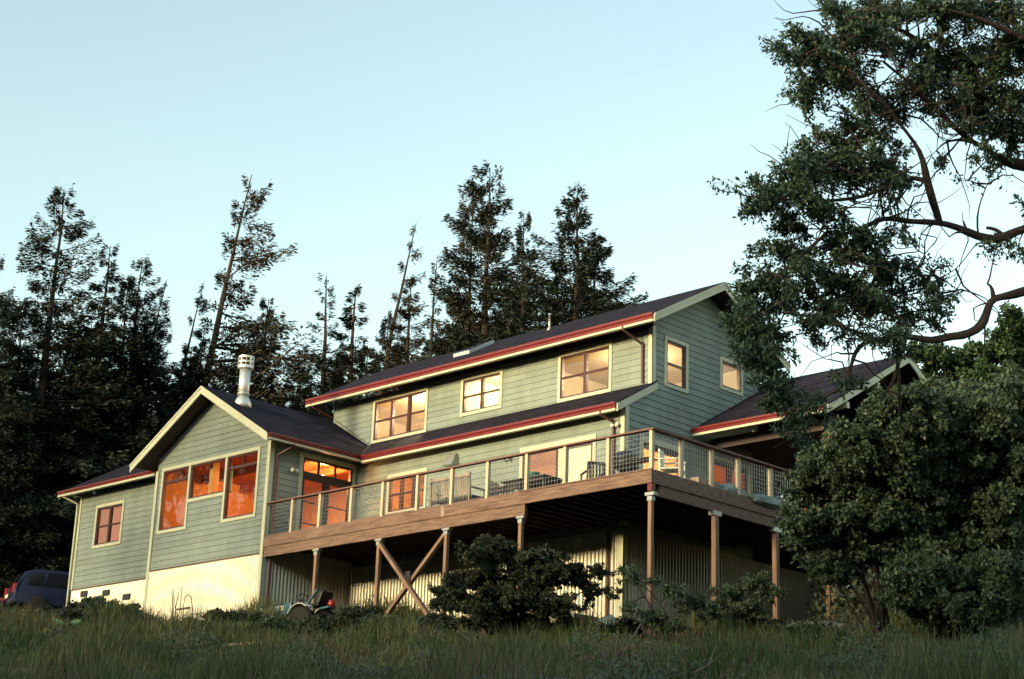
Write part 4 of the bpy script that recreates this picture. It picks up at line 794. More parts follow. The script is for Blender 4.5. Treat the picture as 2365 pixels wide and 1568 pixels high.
def broadleaf(name, limbs, clusters, leaf, lm, bark, label, cat, nleaf, tw=16, seed=1, trunk_r=.12, foot=None, group=None, wdr=.36, dens=1.0, tangle=0):
    """limbs: [(pts3d, r0, r1)], clusters: [(centre3d, (rx, ry, rz), density)] - twigs grow from the nearest limb into each cluster and carry the leaves"""
    rg = np.random.default_rng(seed); wood = MB(); nodes = []
    for pts, r0, r1 in limbs:
        r0, r1 = r0 * .85, r1 * .85
        pts = [np.array(p, float) for p in pts]; fine = []
        for a, b in zip(pts, pts[1:]):
            m = max(2, int(np.linalg.norm(b - a) / .25))
            for k in range(m): fine.append(a + (b - a) * k / m + rg.normal(0, .012, 3))
        fine.append(pts[-1]); n = len(fine)
        F = np.array(fine); F[1:-1] = (F[:-2] + F[1:-1] * 2 + F[2:]) / 4
        kn = rg.normal(0, 1, n + 8); kn = np.convolve(kn, np.ones(5) / 5, 'same')[4:n + 4]; F = F + rg.normal(0, r0 * .10, F.shape); F[1:-1] = (F[:-2] + F[1:-1] * 2 + F[2:]) / 4; wood.tube(list(F), [(r0 + (r1 - r0) * k / (n - 1)) * (.86 + .30 * kn[k]) for k in range(n)], 9); nodes += list(F)
    nodes = np.array(nodes); P = []; D = []; tot = sum(c[1][0] * c[1][2] * c[2] for c in clusters)
    for c, r, d in sorted(clusters, key=lambda q: np.min(np.linalg.norm(nodes - q[0], axis=1))):
        c = np.array(c, float); r = np.array(r, float); dist = np.linalg.norm(nodes - c, axis=1); a = nodes[np.argmin(dist)]
        mid = (a + c) / 2 + rg.normal(0, .12, 3) * np.linalg.norm(c - a) + (0, 0, .05); pts = [a * (1 - t) ** 2 + 2 * t * (1 - t) * mid + t * t * c for t in np.linspace(0, 1, 7)]
        L0 = np.linalg.norm(c - a); wood.tube(pts, [max(.009, (.012 + .011 * L0) * (1 - .75 * k / 6)) for k in range(7)], 5, False); nodes = np.concatenate([nodes, np.array(pts[2:])])
        nl = int(nleaf * (r[0] * r[2] * d) / tot); nt = max(4, int(tw * (r[0] * r[2]) ** .5 * 2.2 * d))
        T = []
        for k in range(nt):
            q = rg.normal(0, 1, 3); q /= np.linalg.norm(q); e_ = c + q * r * (rg.random() ** .33) ; s0 = pts[rg.integers(3, 7)]; m2 = (s0 + e_) / 2 + rg.normal(0, .08, 3)
            tp = [s0 * (1 - t) ** 2 + 2 * t * (1 - t) * m2 + t * t * e_ for t in np.linspace(0, 1, 5)]; wood.tube(tp, [.009, .007, .006, .004, .003], 3, False); T.append(tp)
        per = max(1, nl // (nt * 6)); 
        for tp in T:
            A = np.array(tp); ncl = 6
            for j in range(ncl):
                t = .35 + .65 * (j + rg.random()) / ncl; ix = min(int(t * 4), 3); b = A[ix] + (A[ix + 1] - A[ix]) * (t * 4 - ix); dd = A[4] - A[3]; dd = dd / (np.linalg.norm(dd) + 1e-9)
                b = b + rg.normal(0, .03 * leaf / .1, 3); m = per + (rg.random() < (nl / (nt * 6.0)) % 1)
                if m: P.append(np.repeat(b[None], m, 0) + rg.normal(0, leaf * .35, (m, 3))); q = rg.normal(0, .8, (m, 3)) + dd * .7; q[:, 2] -= .15; D.append(q)
    for k in range(tangle):
        a = nodes[rg.integers(0, len(nodes))]; w_ = CM.T @ (a - CAMP)
        if w_[0] / w_[1] * FPX + 1182 < 1880: continue
        q = rg.normal(0, 1, 3) * (1, .5, .8); q /= np.linalg.norm(q); tp = [a]
        for j in range(6): q = q + rg.normal(0, .42, 3); q /= np.linalg.norm(q); tp.append(tp[-1] + q * rg.uniform(.12, .34))
        wood.tube(tp, [.020, .016, .013, .010, .008, .006, .003], 4, False)
    P = np.concatenate(P); D = np.concatenate(D); nr = rg.normal(0, .8, P.shape); nr[:, 2] += .8
    v, f = diamonds(P, D, nr, leaf * rg.uniform(.6, 1.2, len(P)), leaf * wdr * rg.uniform(.8, 1.2, len(P)))
    F0 = np.array(foot if foot is not None else limbs[0][0][0]); e = empty(name, tuple(F0), label, cat, group)
    wood.build('trunk', bark, e); link('crown', npmesh('crown', v, f), lm, e); return e
# the big oak: limbs and leaf masses read off the photograph, each at its own distance
A1 = lambda cx, cy, d: at(1607.5 + .5427 * cx, .5427 * cy, d)
A2 = lambda cx, cy, d: at(1607.5 + .5478 * cx, 709.2 + .5478 * cy, d)
OD = 28.5
foot = at(2620, 1450, OD + 1.5); foot[2] = float(gh(foot[0], foot[1])) - .3
trunk_top = at(2560, 700, OD + 1.0)
limbs = [([foot, at(2590, 1100, OD + 1.3), at(2570, 880, OD + 1.1), trunk_top, at(2560, 450, OD + .8), at(2500, 200, OD + .6), at(2470, -60, OD + .5)], .38, .16),
 ([trunk_top, A1(1500, 940, OD + .6), A1(1394, 970, OD + .3), A1(1310, 1015, OD + .1), A1(1230, 1025, OD), A1(1150, 985, OD - .2), A1(1060, 955, OD - .3), A1(980, 940, OD - .5), A1(890, 945, OD - .5), A1(830, 925, OD - .6), A1(770, 935, OD - .8), A1(720, 975, OD - .9), A1(640, 1000, OD - 1.1), A1(560, 985, OD - 1.2)], .17, .025),
 ([A1(1310, 1012, OD + .1), A1(1285, 975, OD + .1), A1(1232, 968, OD + .1)], .06, .03),
 ([A1(1030, 945, OD - .4), A1(1010, 870, OD - .5), A1(985, 770, OD - .7), A1(960, 690, OD - .8), A1(930, 600, OD - .9), A1(870, 530, OD - 1.1), A1(800, 440, OD - 1.3), A1(730, 380, OD - 1.5), A1(640, 300, OD - 1.6), A1(520, 240, OD - 1.8)], .085, .02),
 ([A1(985, 770, OD - .7), A1(880, 740, OD - .8), A1(780, 820, OD - 1), A1(650, 850, OD - 1.2), A1(540, 860, OD - 1.4), A1(430, 850, OD - 1.6), A1(300, 850, OD - 1.8), A1(190, 830, OD - 1.9)], .06, .012),
 ([at(2560, 450, OD + .8), A1(1500, 720, OD + .4), A1(1394, 705, OD + .2), A1(1300, 690, OD), A1(1220, 625, OD - .1), A1(1130, 580, OD - .2), A1(1060, 500, OD - .4), A1(960, 420, OD - .6), A1(880, 330, OD - .8), A1(800, 260, OD - 1)], .16, .03),
 ([A1(1220, 625, OD - .1), A1(1150, 590, OD), A1(1060, 600, OD), A1(1020, 640, OD)], .05, .02),
 ([at(2500, 200, OD + .6), A1(1350, 420, OD + .6), A1(1200, 330, OD + .4), A1(1050, 260, OD + .2), A1(900, 140, OD), A1(760, 80, OD)], .12, .03), ([at(2500, 200, OD + .6), A1(1400, 160, OD - .6), A1(1200, 80, OD - .8), A1(1000, 30, OD - 1)], .11, .03),
 ([trunk_top, A1(1480, 1210, OD + .3), A1(1394, 1240, OD), A1(1330, 1262, OD - .2), A1(1262, 1262, OD - .3), A1(1235, 1310, OD - .3), A1(1225, 1370, OD - .3), A1(1190, 1410, OD - .4), A1(1130, 1430, OD - .4), A1(1090, 1420, OD - .5), A1(1030, 1445, OD - .5), A1(970, 1450, OD - .6), A1(880, 1425, OD - .7), A1(820, 1440, OD - .8), A1(740, 1440, OD - .9), A1(690, 1470, OD - 1), A1(660, 1530, OD - 1.1), A1(640, 1580, OD - 1.2), A1(660, 1640, OD - 1.2)], .15, .03),
 ([A1(1262, 1262, OD - .3), A1(1255, 1225, OD - .3), A1(1240, 1208, OD - .3)], .05, .03),
 ([A1(880, 1430, OD - .7), A1(870, 1520, OD - .7), A1(840, 1620, OD - .8), A1(790, 1700, OD - .8)], .045, .02), ([A1(860, 1500, OD - .7), A1(865, 1660, OD - .6), A1(860, 1760, OD - .6)], .06, .03),
 ([A1(1200, 1010, OD), A1(1190, 930, OD), A1(1215, 840, OD), A1(1250, 760, OD)], .03, .012), ([A1(1190, 1030, OD), A1(1150, 1090, OD), A1(1100, 1150, OD), A1(1060, 1170, OD)], .018, .008),
 ([A1(1140, 980, OD), A1(1130, 900, OD)], .014, .006), ([A1(560, 985, OD - 1.2), A1(480, 1060, OD - 1.4), A1(380, 1130, OD - 1.6), A1(300, 1220, OD - 1.8)], .04, .012), ([A1(740, 1440, OD - .9), A1(600, 1380, OD - 1.1), A1(450, 1330, OD - 1.4), A1(300, 1330, OD - 1.7)], .04, .012)]
cl1 = [(380,215,60,38,1),(340,235,40,30,.7),(480,180,80,70,1),(560,270,130,90,1),(430,330,45,50,.8),(450,430,60,70,.9),(640,120,120,90,1.2),(600,50,60,50,1),(760,60,150,75,1.3),(900,50,150,60,1.3),(1050,60,150,70,1.2),(1250,50,150,60,1.2),(1370,150,70,110,1.2),(800,170,90,60,1.0),(950,200,80,50,.8),(1060,190,90,60,.9),(1150,270,100,45,.8),(1030,330,130,50,.8),(1270,300,120,80,1.1),(1340,420,90,120,1.1),(1180,440,140,70,1.1),(980,430,80,50,.9),(780,400,50,35,.35),(620,340,100,70,1),(690,440,60,35,.5),(560,470,70,35,.5),(700,560,120,38,.7),(820,500,70,35,.6),(620,610,120,50,.8),(500,640,90,60,.9),(540,730,110,50,.9),(400,750,100,60,1),(270,810,80,50,1),(170,820,40,25,.7),(190,880,50,45,.8),(330,890,90,50,.8),(450,830,110,50,.9),(620,730,130,60,.8),(760,680,120,50,.7),(870,620,60,40,.5),(900,780,45,45,.35),(1060,720,70,28,.5),(1230,680,80,60,.7),(1310,560,80,70,1),(1280,760,30,30,.3),
 (520,930,80,35,.7),(410,980,100,40,.8),(330,1080,80,60,1),(280,1180,80,80,1.1),(450,1110,130,60,.75),(600,1060,140,60,.8),(740,1040,120,55,.9),(880,1000,45,35,.8),(240,1270,80,70,1.1),(400,1270,140,90,1.1),(600,1200,150,80,1.1),(780,1150,140,70,.9),(930,1160,70,60,.7),(1050,1130,50,25,.6),(1000,1260,80,45,.7),(170,1370,50,45,1),(280,1420,80,70,1),(540,1320,150,60,1.1),(760,1280,140,70,1),(920,1350,90,45,.9),(1030,1380,50,25,.8),(270,1520,80,60,1),(500,1420,80,40,.6),(640,1460,60,40,.35),(1310,1080,80,38,.8),(1250,1090,25,25,.6),(1370,1060,50,30,.8),(1150,770,35,20,.5),(840,880,60,22,.5)]
clusters = []
rg0 = np.random.default_rng(12)
PXM = OD / FPX
for (cx, cy, rx, ry, dn) in cl1:
    clusters.append((A1(cx, cy, OD - 1.9 + 2.2 * min(1, cx / 1300) + rg0.uniform(-.5, .5)), (rx * .5427 * PXM, .7, ry * .5427 * PXM), dn * .6))
for (cx, cy, rx, ry, dn) in [(340, 340, 75, 65, 1), (300, 270, 60, 50, 1), (350, 430, 60, 50, 1), (420, 480, 60, 30, .8), (410, 540, 45, 35, .8), (470, 420, 60, 60, .6), (230, 210, 60, 60, 1), (230, 120, 70, 60, 1), (800, 120, 90, 45, .9), (860, 200, 40, 60, .5), (620, 330, 70, 60, .3)]:
    clusters.append((A2(cx, cy, OD - 1.5 + rg0.uniform(-.5, .5)), (rx * .5478 * PXM, .7, ry * .5478 * PXM), dn))
def poly_fill(poly, n, r0, r1, seed, dens, holes=()):
    rg = np.random.default_rng(seed); out = []; P = np.array(poly, float); lo_, hi = P.min(0), P.max(0)
    def inside(x, y):
        c_ = False; j = len(P) - 1
        for i in range(len(P)):
            if (P[i][1] > y) != (P[j][1] > y) and x < (P[j][0] - P[i][0]) * (y - P[i][1]) / (P[j][1] - P[i][1]) + P[i][0]: c_ = not c_
            j = i
        return c_
    while len(out) < n:
        x, y = rg.uniform(lo_[0], hi[0]), rg.uniform(lo_[1], hi[1])
        if inside(x, y) and not any(((x - h[0]) / h[2]) ** 2 + ((y - h[1]) / h[3]) ** 2 < 1 for h in holes): r = rg.uniform(r0, r1); out.append((x, y, r, r * .62, dens))
    return out
for (cx, cy, rx, ry, dn) in poly_fill([(560,0),(500,110),(330,220),(430,280),(410,480),(480,520),(430,700),(240,800),(170,900),(330,960),(290,1100),(220,1200),(130,1380),(240,1560),(420,1500),(560,1420),(700,1400),(1040,1340),(1080,1160),(960,1060),(860,960),(700,900),(900,800),(940,560),(1100,560),(1260,640),(1400,640),(1400,0)], 260, 22, 60, 5, .5, holes=((900,130,50,60),(790,330,70,90),(1030,590,60,40),(720,900,120,50),(560,500,50,30),(1230,130,90,50),(400,1380,80,30))):
    clusters.append((A1(cx, cy, OD - 1.9 + 2.2 * min(1, cx / 1300) + rg0.uniform(-.8, .8)), (rx * .5427 * PXM, .6, ry * .5427 * PXM), dn))
for k in range(34): clusters.append((at(rg0.uniform(2420, 3050), rg0.uniform(-250, 900), OD + rg0.uniform(-1.5, 4)), (.7, .8, .5), .8))
broadleaf('oak_tree', limbs, clusters, .105, 'oak_leaf', 'bark', 'large dark oak reaching in from the right with twisted limbs across the sky', 'tree', 215000, tw=26, tangle=420, seed=3, foot=foot)

def clump_tree(name, cl, dmap, leaf, lm, label, cat, nleaf, seed, A=A2, sc_=.5478, footpx=None, ry=.8, r0=.10, wdr=.42, bark='bark', group=None):
    rg = np.random.default_rng(seed); cs = []
    for q in cl:
        cx, cy, rx, rz_ = q[:4]; dn = q[4] if len(q) > 4 else 1; d = dmap + rg.uniform(-ry, ry); k = d / FPX * sc_
        cs.append((A(cx, cy, d), (rx * k, ry, rz_ * k), dn))
    xs_ = [q[0] for q in cl]; f = A(footpx[0], footpx[1], dmap); f[2] = float(gh(f[0], f[1])) - .2; top = np.mean([c_[0] for c_ in cs], 0); hi = max(cs, key=lambda q: q[0][2])[0]
    ls = [([f, f * .6 + top * .4 + rg.normal(0, .1, 3), top, hi], r0, r0 * .25)]
    for c_ in cs[::max(3, len(cs) // 7)]: m = f * .55 + c_[0] * .45 + rg.normal(0, .15, 3); ls.append(([f + rg.normal(0, .1, 3) * (1, 1, 0), m, c_[0]], r0 * .5, .012))
    return broadleaf(name, ls, cs, leaf, lm, bark, label, cat, nleaf, tw=26, seed=seed, foot=f, wdr=wdr, group=group)
clump_tree('leafy_tree', [(560,640,110,70),(480,720,80,50),(450,800,80,50),(450,900,90,60),(500,980,100,60),(560,1060,100,50),(640,720,130,90),(700,570,130,70),(620,530,60,50),(780,450,110,55),(850,600,130,90),(700,850,150,100),(860,790,140,110),(620,900,120,90),(700,1030,140,70),(840,960,140,80),(560,1120,80,35),(950,480,110,60)] + poly_fill([(380,880),(440,700),(520,570),(620,500),(720,400),(900,340),(1000,420),(1000,1050),(800,1160),(520,1150)], 60, 50, 90, 31, .8), 34.5, .12, 'bush_leaf', 'broad-leaved tree hiding the far end of the deck and porch post', 'tree', 95000, 21, footpx=(800, 1350), wdr=.5)
clump_tree('leafy_tree', [(1040,420,120,60),(1100,540,150,90),(1250,480,140,90),(1330,560,80,90),(1000,620,120,90),(1180,680,160,100),(1320,720,90,100),(1050,800,150,90),(1250,850,150,90),(1000,930,140,80),(1180,980,140,70),(1320,980,80,70)] + poly_fill([(880,420),(1000,330),(1180,360),(1400,300),(1400,1100),(900,1100)], 60, 60, 100, 32, .8), 35.5, .12, 'bush_leaf', 'broad-leaved tree filling the right edge behind the white stakes', 'tree', 95000, 22, footpx=(1250, 1400), wdr=.5)
clump_tree('leafy_tree', [(900,1120,120,60),(1000,1100,100,60),(880,1230,110,60),(1000,1230,110,60),(1130,1150,110,70),(1250,1100,110,60),(1330,1200,70,60),(1180,1270,110,50),(1320,1330,70,50),(1060,1330,90,40)] + poly_fill([(820,1100),(1400,1040),(1400,1380),(900,1340),(840,1300)], 40, 60, 100, 33, .8), 33.0, .11, 'bush_leaf', 'low spreading shrub layer under the right-hand trees', 'shrub', 70000, 23, footpx=(1050, 1500), wdr=.5)
clump_tree('leafy_tree', [(1040,225,100,50),(960,215,60,50),(1150,240,110,55),(1270,200,100,60),(1340,130,60,80),(1370,60,40,50),(1100,320,140,50),(1250,310,140,70),(1370,250,60,90),(1000,330,80,60)], 52, .16, 'pale_leaf', 'lighter green tree crown beyond the porch roof', 'tree', 42000, 24, footpx=(1200, 1000), ry=1.6, r0=.2, wdr=.55)
AO = lambda x, y, d: at(x, y, d)
clump_tree('shrub', [(1150,1258,50,20),(1110,1275,50,22),(1200,1285,80,28),(1110,1325,80,30),(1040,1345,50,16),(1240,1330,110,40),(1330,1330,60,28,.9),(1390,1318,25,22,.8),(1140,1385,110,40),(1250,1400,100,40),(1040,1390,45,22),(1360,1375,35,30,.45),(1400,1365,20,25,.4),(1180,1440,140,32),(1320,1440,50,20,.5)] + poly_fill([(1010,1340),(1100,1250),(1210,1250),(1300,1300),(1370,1330),(1340,1440),(1050,1450)], 26, 24, 42, 61, .8), 37.5, .075, 'dark_leaf', 'dark wide bush in front of the middle of the deck', 'shrub', 130000, 25, A=AO, sc_=1, footpx=(1190, 1500), ry=.7, r0=.06, wdr=.5)
clump_tree('shrub', [(1452,1322,26,30),(1500,1345,30,16,.6),(1560,1365,50,18),(1500,1420,60,22),(1600,1395,70,22),(1540,1445,80,22),(1640,1420,60,25,.8),(1450,1400,20,20,.5)], 36, .07, 'bush_leaf', 'straggly shrub around the corner post of the deck', 'shrub', 10000, 26, A=AO, sc_=1, footpx=(1540, 1500), ry=.4, r0=.04, wdr=.5)
clump_tree('shrub', [(1690,1370,60,25),(1740,1340,50,25),(1780,1370,55,25),(1720,1410,70,28),(1660,1395,40,20),(1760,1440,60,20,.7)], 36.5, .07, 'bush_leaf', 'low shrub between the two right-hand deck posts', 'shrub', 9000, 27, A=AO, sc_=1, footpx=(1740, 1500), ry=.4, r0=.04, wdr=.5)
clump_tree('leafy_tree', poly_fill([(850,560),(950,420),(1120,340),(1300,330),(1420,260),(1560,260),(1560,1320),(900,1300)], 135, 70, 120, 35, .8), 40, .14, 'bush_leaf', 'deep leafy tree mass behind the right-hand trees', 'tree', 95000, 28, footpx=(1150, 1300), ry=1.2, wdr=.5)
clump_tree('leafy_tree', poly_fill([(1640,1090),(2000,1060),(2060,1400),(1640,1400)], 60, 30, 60, 44, .8), 64, .2, 'dark_leaf', 'dark tree seen through the gap under the porch roof', 'tree', 16000, 30, A=AO, sc_=1, footpx=(1850, 1450), ry=1.5, wdr=.5)
# ragged weeds and low shrubs at the foot of the house
lows = [(50,1434,75,12,52),(150,1434,50,14,51),(190,1420,50,18,50),(240,1415,45,18,50),(300,1430,35,20,49),(335,1452,20,16,48),(440,1452,40,12,46.5),(520,1445,50,16,46),(580,1458,30,12,45.5),(660,1460,60,18,45),(740,1462,60,20,44.5),(820,1455,60,20,44),(890,1470,50,18,43),(30,1450,80,22,46),(140,1440,80,16,47),(960,1475,50,18,42),(1010,1470,40,18,42),(1440,1465,50,18,38),(1880,1480,70,20,36)]
names = ['beside the parked cars', 'right of the tail lamps', 'at the foot of the white downspout', 'below the first wall vent', 'below the third wall vent', 'at the gable wing corner', 'around the arched trellis', 'under the middle of the cream corrugated wall', 'at the right end of the cream corrugated wall', 'in front of the tractor bonnet', 'in front of the tractor wheels', 'behind the tractor', 'at the foot of the cross brace', 'at the left picture edge', 'left of the green sprig', 'right of the cross brace', 'left of the dark wide bush', 'at the foot of the deck corner post', 'in front of the porch post']
for i, (x, y, rx, ry_, d) in enumerate(lows):
    y -= (4 if 650 < x < 800 else 26) if 480 < x < 1100 else 10; ry_ *= 1.5; d -= 1.2
    cl = [(x + RN.uniform(-.6, .6) * rx, y + RN.uniform(-.5, .6) * ry_, rx * .55, ry_ * .6) for _ in range(9)]
    clump_tree('weed_clump', cl, d, .085, 'dark_leaf' if i % 3 else 'bush_leaf', 'low ragged weeds ' + names[i], 'shrub', 11000, 40 + i, A=AO, sc_=1, footpx=(x, y + ry_ * 1.5), ry=.5, r0=.02, wdr=.45, group='weeds along the house')
# undergrowth under the firs
def undergrowth():
    rg = np.random.default_rng(77); Ps = []
    for i in range(330):
        if i >= 260: p = at(rg.uniform(1950, 2500), 1300, rg.uniform(40, 50))
        elif i < 190: p = at(rg.uniform(-120, 520), 1300, rg.uniform(69, 88))
        else: p = at(rg.uniform(600, 1500), 1000, rg.uniform(58, 70))
        z = float(gh(p[0], p[1])); r = rg.uniform(1.0, 2.2); m = 520; q = rg.normal(0, 1, (m, 3)); q /= np.linalg.norm(q, axis=1, keepdims=True); q *= (rg.random((m, 1)) ** .4) * r; q[:, 2] = np.abs(q[:, 2]) * rg.uniform(1.0, 1.9); Ps.append(q + (p[0], p[1], z))
    P = np.concatenate(Ps); D = rg.normal(0, 1, P.shape); nr = rg.normal(0, 1, P.shape); v, f = diamonds(P, D, nr, rg.uniform(.10, .24, len(P)), .08)
    tag(link('undergrowth', npmesh('undergrowth', v, f), 'dark_leaf'), 'dark tangled undergrowth beneath the firs', 'undergrowth', kind='stuff')
undergrowth()
for i, (x, y) in enumerate([(-19.5, -26), (-27, -27)]):  # unseen trees, added so their open crowns dapple the sun on the gable wing
    rg = np.random.default_rng(190 + i); z = float(gh(x, y)); cs = [((x + rg.uniform(-4.5, 5.0), y + rg.normal(0, 1.2), rg.uniform(2.9, 8.6)), (1.5, 1.2, 1.1), 1) for _ in range(34)]
    broadleaf('leafy_tree', [([(x, y, z), (x + .2, y, z + 6), (x, y + .2, 7.5)], .25, .06)], cs, .26, 'oak_leaf', 'bark', 'unseen open-crowned tree added to thin the sun on the gable wing, ' + ['nearer the house gable', 'farther left'][i], 'tree', 5200, tw=5, seed=70 + i, foot=(x, y, z))
# trees standing to the left of the viewer that the front windows mirror
for i, (x, y, h, r) in enumerate([(-44, -17, 22, 5.5), (-52, -29, 24, 6), (-60, -14, 26, 6.5), (-47, -24, 21, 5)]):
    rg = np.random.default_rng(90 + i); z = float(gh(x, y)); cs = [((x + rg.normal(0, r * .45), y + rg.normal(0, r * .45), z + h * .22 + rg.random() * h * .72), (1.7, 1.7, 1.4), 1) for _ in range(44)]
    broadleaf('leafy_tree', [([(x, y, z), (x + .2, y, z + h * .4), (x, y + .2, z + h * .9)], .3, .06)], cs, .34, 'oak_leaf', 'bark', 'broadleaf tree across the slope mirrored in the front windows, ' + ['nearest', 'middle', 'farthest', 'shortest'][i], 'tree', 11000, tw=5, seed=60 + i, foot=(x, y, z))

# ------------------------------------------------------------------ GRASS
def on_ground(ox, oy, d0=14, d1=48):
    for d in np.arange(d0, d1, .1):
        q = at(ox, oy, d)
        if q[2] < gh(q[0], q[1]): return np.array([q[0], q[1], float(gh(q[0], q[1]))])
    q = at(ox, oy, d1); return np.array([q[0], q[1], float(gh(q[0], q[1]))])
SOIL = on_ground(20, 1545)
def grass():
    rg = np.random.default_rng(9); n = 250000
    ox = rg.uniform(-160, 2900, n * 2); u = rg.random(n * 2); dep = 13.5 + (50 - 13.5) * u ** .8
    # positions in the field of view's footprint on the slope
    d = np.stack([(ox - 1182) / FPX, np.ones_like(ox), np.zeros_like(ox)], 1) @ CM.T; P = CAMP + d * dep[:, None]; x, y = P[:, 0], P[:, 1]
    keep = ~((y > -.05) & (x < XW + .1)) & (y < 3.0) & ~((x < -22) & (y > .4))
    path = (np.abs((x + 12.5) * .70 + (y + 10.5) * .1) < 0) # reserved
    keep &= rg.random(len(x)) < 1 - .96 * soilmask(x, y)
    x, y, dep = x[keep][:n], y[keep][:n], dep[keep][:n]; z = gh(x, y); m = len(x)
    patch = .5 + .5 * np.sin(x * .8 + 1.3 * np.sin(y * .6)) * np.sin(y * .9 + x * .3); h = (.13 + .62 * patch ** 2.2) * rg.uniform(.4, 1.5, m); w = .006 + .00042 * dep * rg.uniform(.6, 1.2, m)
    a = rg.random(m) * 2 * pi; bend = rg.uniform(.1, .55, m) * h; ca, sa = np.cos(a), np.sin(a)
    # blades face roughly any way: base edge perpendicular to the bend
    b0 = np.stack([x - sa * w / 2, y + ca * w / 2, z - .03], 1); b1 = np.stack([x + sa * w / 2, y - ca * w / 2, z - .03], 1)
    m0 = np.stack([x - sa * w * .4 + ca * bend * .3, y + ca * w * .4 + sa * bend * .3, z + h * .6], 1); m1 = np.stack([x + sa * w * .4 + ca * bend * .3, y - ca * w * .4 + sa * bend * .3, z + h * .6], 1)
    t = np.stack([x + ca * bend, y + sa * bend, z + h], 1); t2 = t + (.002, 0, 0)
    v = np.stack([b0, b1, m1, m0, t, t2], 1).reshape(-1, 3); k = np.arange(m) * 6; f = np.concatenate([np.stack([k, k + 1, k + 2, k + 3], 1), np.stack([k + 3, k + 2, k + 5, k + 4], 1)])
    dry = (rg.random(m) < .10 + .35 * (np.sin(x * .5 + 2) * np.sin(y * .45 + x * .2) > .45))
    me = npmesh('grass', v, f); me.materials.append(MATS['grass']); me.materials.append(MATS['dry_grass']); me.polygons.foreach_set('material_index', np.concatenate([dry, dry]).astype(np.int32))
    o = bpy.data.objects.new('grass', me); C.objects.link(o); tag(o, 'rough meadow grass on the slope below the house', 'grass', kind='stuff')
    # tall dry stalks, thicker towards the right foreground
    n2 = 1500; ox = np.where(rg.random(n2) < .6, rg.uniform(1250, 1900, n2), rg.uniform(0, 2364, n2)); dep = rg.uniform(14, 40, n2); d = np.stack([(ox - 1182) / FPX, np.ones_like(ox), np.zeros_like(ox)], 1) @ CM.T; P = CAMP + d * dep[:, None]; x, y = P[:, 0], P[:, 1]; kk = (y < -1.0); x, y = x[kk], y[kk]; z = gh(x, y); m = len(x)
    h = rg.uniform(.25, .6, m); w = .006; lx = rg.normal(0, .10, m); ly2 = rg.normal(0, .10, m)
    rt = CM[:, 0] * w / 2; B = np.stack([x, y, z], 1); T_ = np.stack([x + lx, y + ly2, z + h], 1); v1 = np.stack([B - rt, B + rt, T_ + rt * .6, T_ - rt * .6], 1).reshape(-1, 3); f1 = np.arange(m * 4).reshape(-1, 4)
    q = T_ ; v2, f2 = diamonds(q - (0, 0, .04), np.stack([lx, ly2, h], 1), np.tile(CM[:, 1], (m, 1)), .09, .016)
    me = npmesh('seed_stalks', np.concatenate([v1, v2]), np.concatenate([f1, f2 + len(v1)])); tag(link('seed_stalks', me, 'dry_grass'), 'tall dry seed stalks standing above the grass', 'grass', kind='stuff')
def meadow_weeds():
    rg = np.random.default_rng(21); Ps = []
    for i in range(420):
        ox = rg.uniform(-40, 2400); dp = rg.uniform(15, 44); q = at(ox, 1500, dp); x, y = q[0], q[1]
        if y > -1.0 or soilmask(x, y) > .2 or sin(x * .9) + sin(y * 1.1 + x * .4) < -.3: continue
        r = rg.uniform(.18, .55); m = int(650 * r); w = rg.normal(0, 1, (m, 3)); w /= np.linalg.norm(w, axis=1, keepdims=True); w *= rg.random((m, 1)) ** .4 * r; w[:, 2] = np.abs(w[:, 2]) * rg.uniform(.8, 1.5); Ps.append(w + (x, y, float(gh(x, y)) + .05))
    P = np.concatenate(Ps); v, f = diamonds(P, rg.normal(0, 1, P.shape) + (0, 0, .8), rg.normal(0, 1, P.shape), rg.uniform(.05, .11, len(P)), .03)
    tag(link('meadow_weeds', npmesh('meadow_weeds', v, f), 'bush_leaf'), 'leafy weeds scattered through the meadow grass', 'weeds', kind='stuff')
def soilmask(x, y):
    p = SOIL; return np.clip(1.25 - np.hypot((x - p[0]) / 2.6, (y - p[1]) / 2.6), 0, 1)
grass(); meadow_weeds()
# bare soil patch at the lower left
p = SOIL
def soil():
    n = 26; vs = []; fs = []
    for i in range(9):
        for j in range(n):
            a = 2 * pi * j / n; r = 3.0 * i / 8 * (1 + .18 * sin(3 * a) + .1 * sin(5 * a + 1)); x = p[0] + r * cos(a); y = p[1] + r * sin(a); vs.append((x, y, float(gh(x, y)) + .02 - .03 * (i == 8)))
    for i in range(8):
        for j in range(n): a = i * n + j; b = i * n + (j + 1) % n; fs.append((a, b, b + n, a + n))
    mb = MB(); mb.add(vs, fs); tag(mb.build('bare_soil', 'soil', smooth=True), kind='structure')
soil()

# ------------------------------------------------------------------ SMALL THINGS IN THE GRASS
# arched trellis
q = on_ground(425, 1450, 20, 46.5); q = np.array([-16.95, -.55, float(gh(-16.95, -.55))])
e = empty('trellis', tuple(q), 'rusty arched garden trellis before the cream corrugated wall', 'trellis')
mb = MB(); mb.tube([q + (-.42, 0, 0), q + (-.36, 0, .5)], .014, 6); pts = [q + (.42, 0, 0), q + (.38, 0, .5), q + (.26, 0, .9), q + (.1, 0, 1.02), q + (-.06, 0, .95), q + (-.10, 0, .7), q + (.0, 0, 0)]; mb.tube(pts, .014, 6); mb.build('frame', 'rust', e)
mb = MB(); mb.bar(q + (-.45, 0, .62), q + (.22, 0, .62), .05, .05); mb.build('crossbar', 'rust', e)
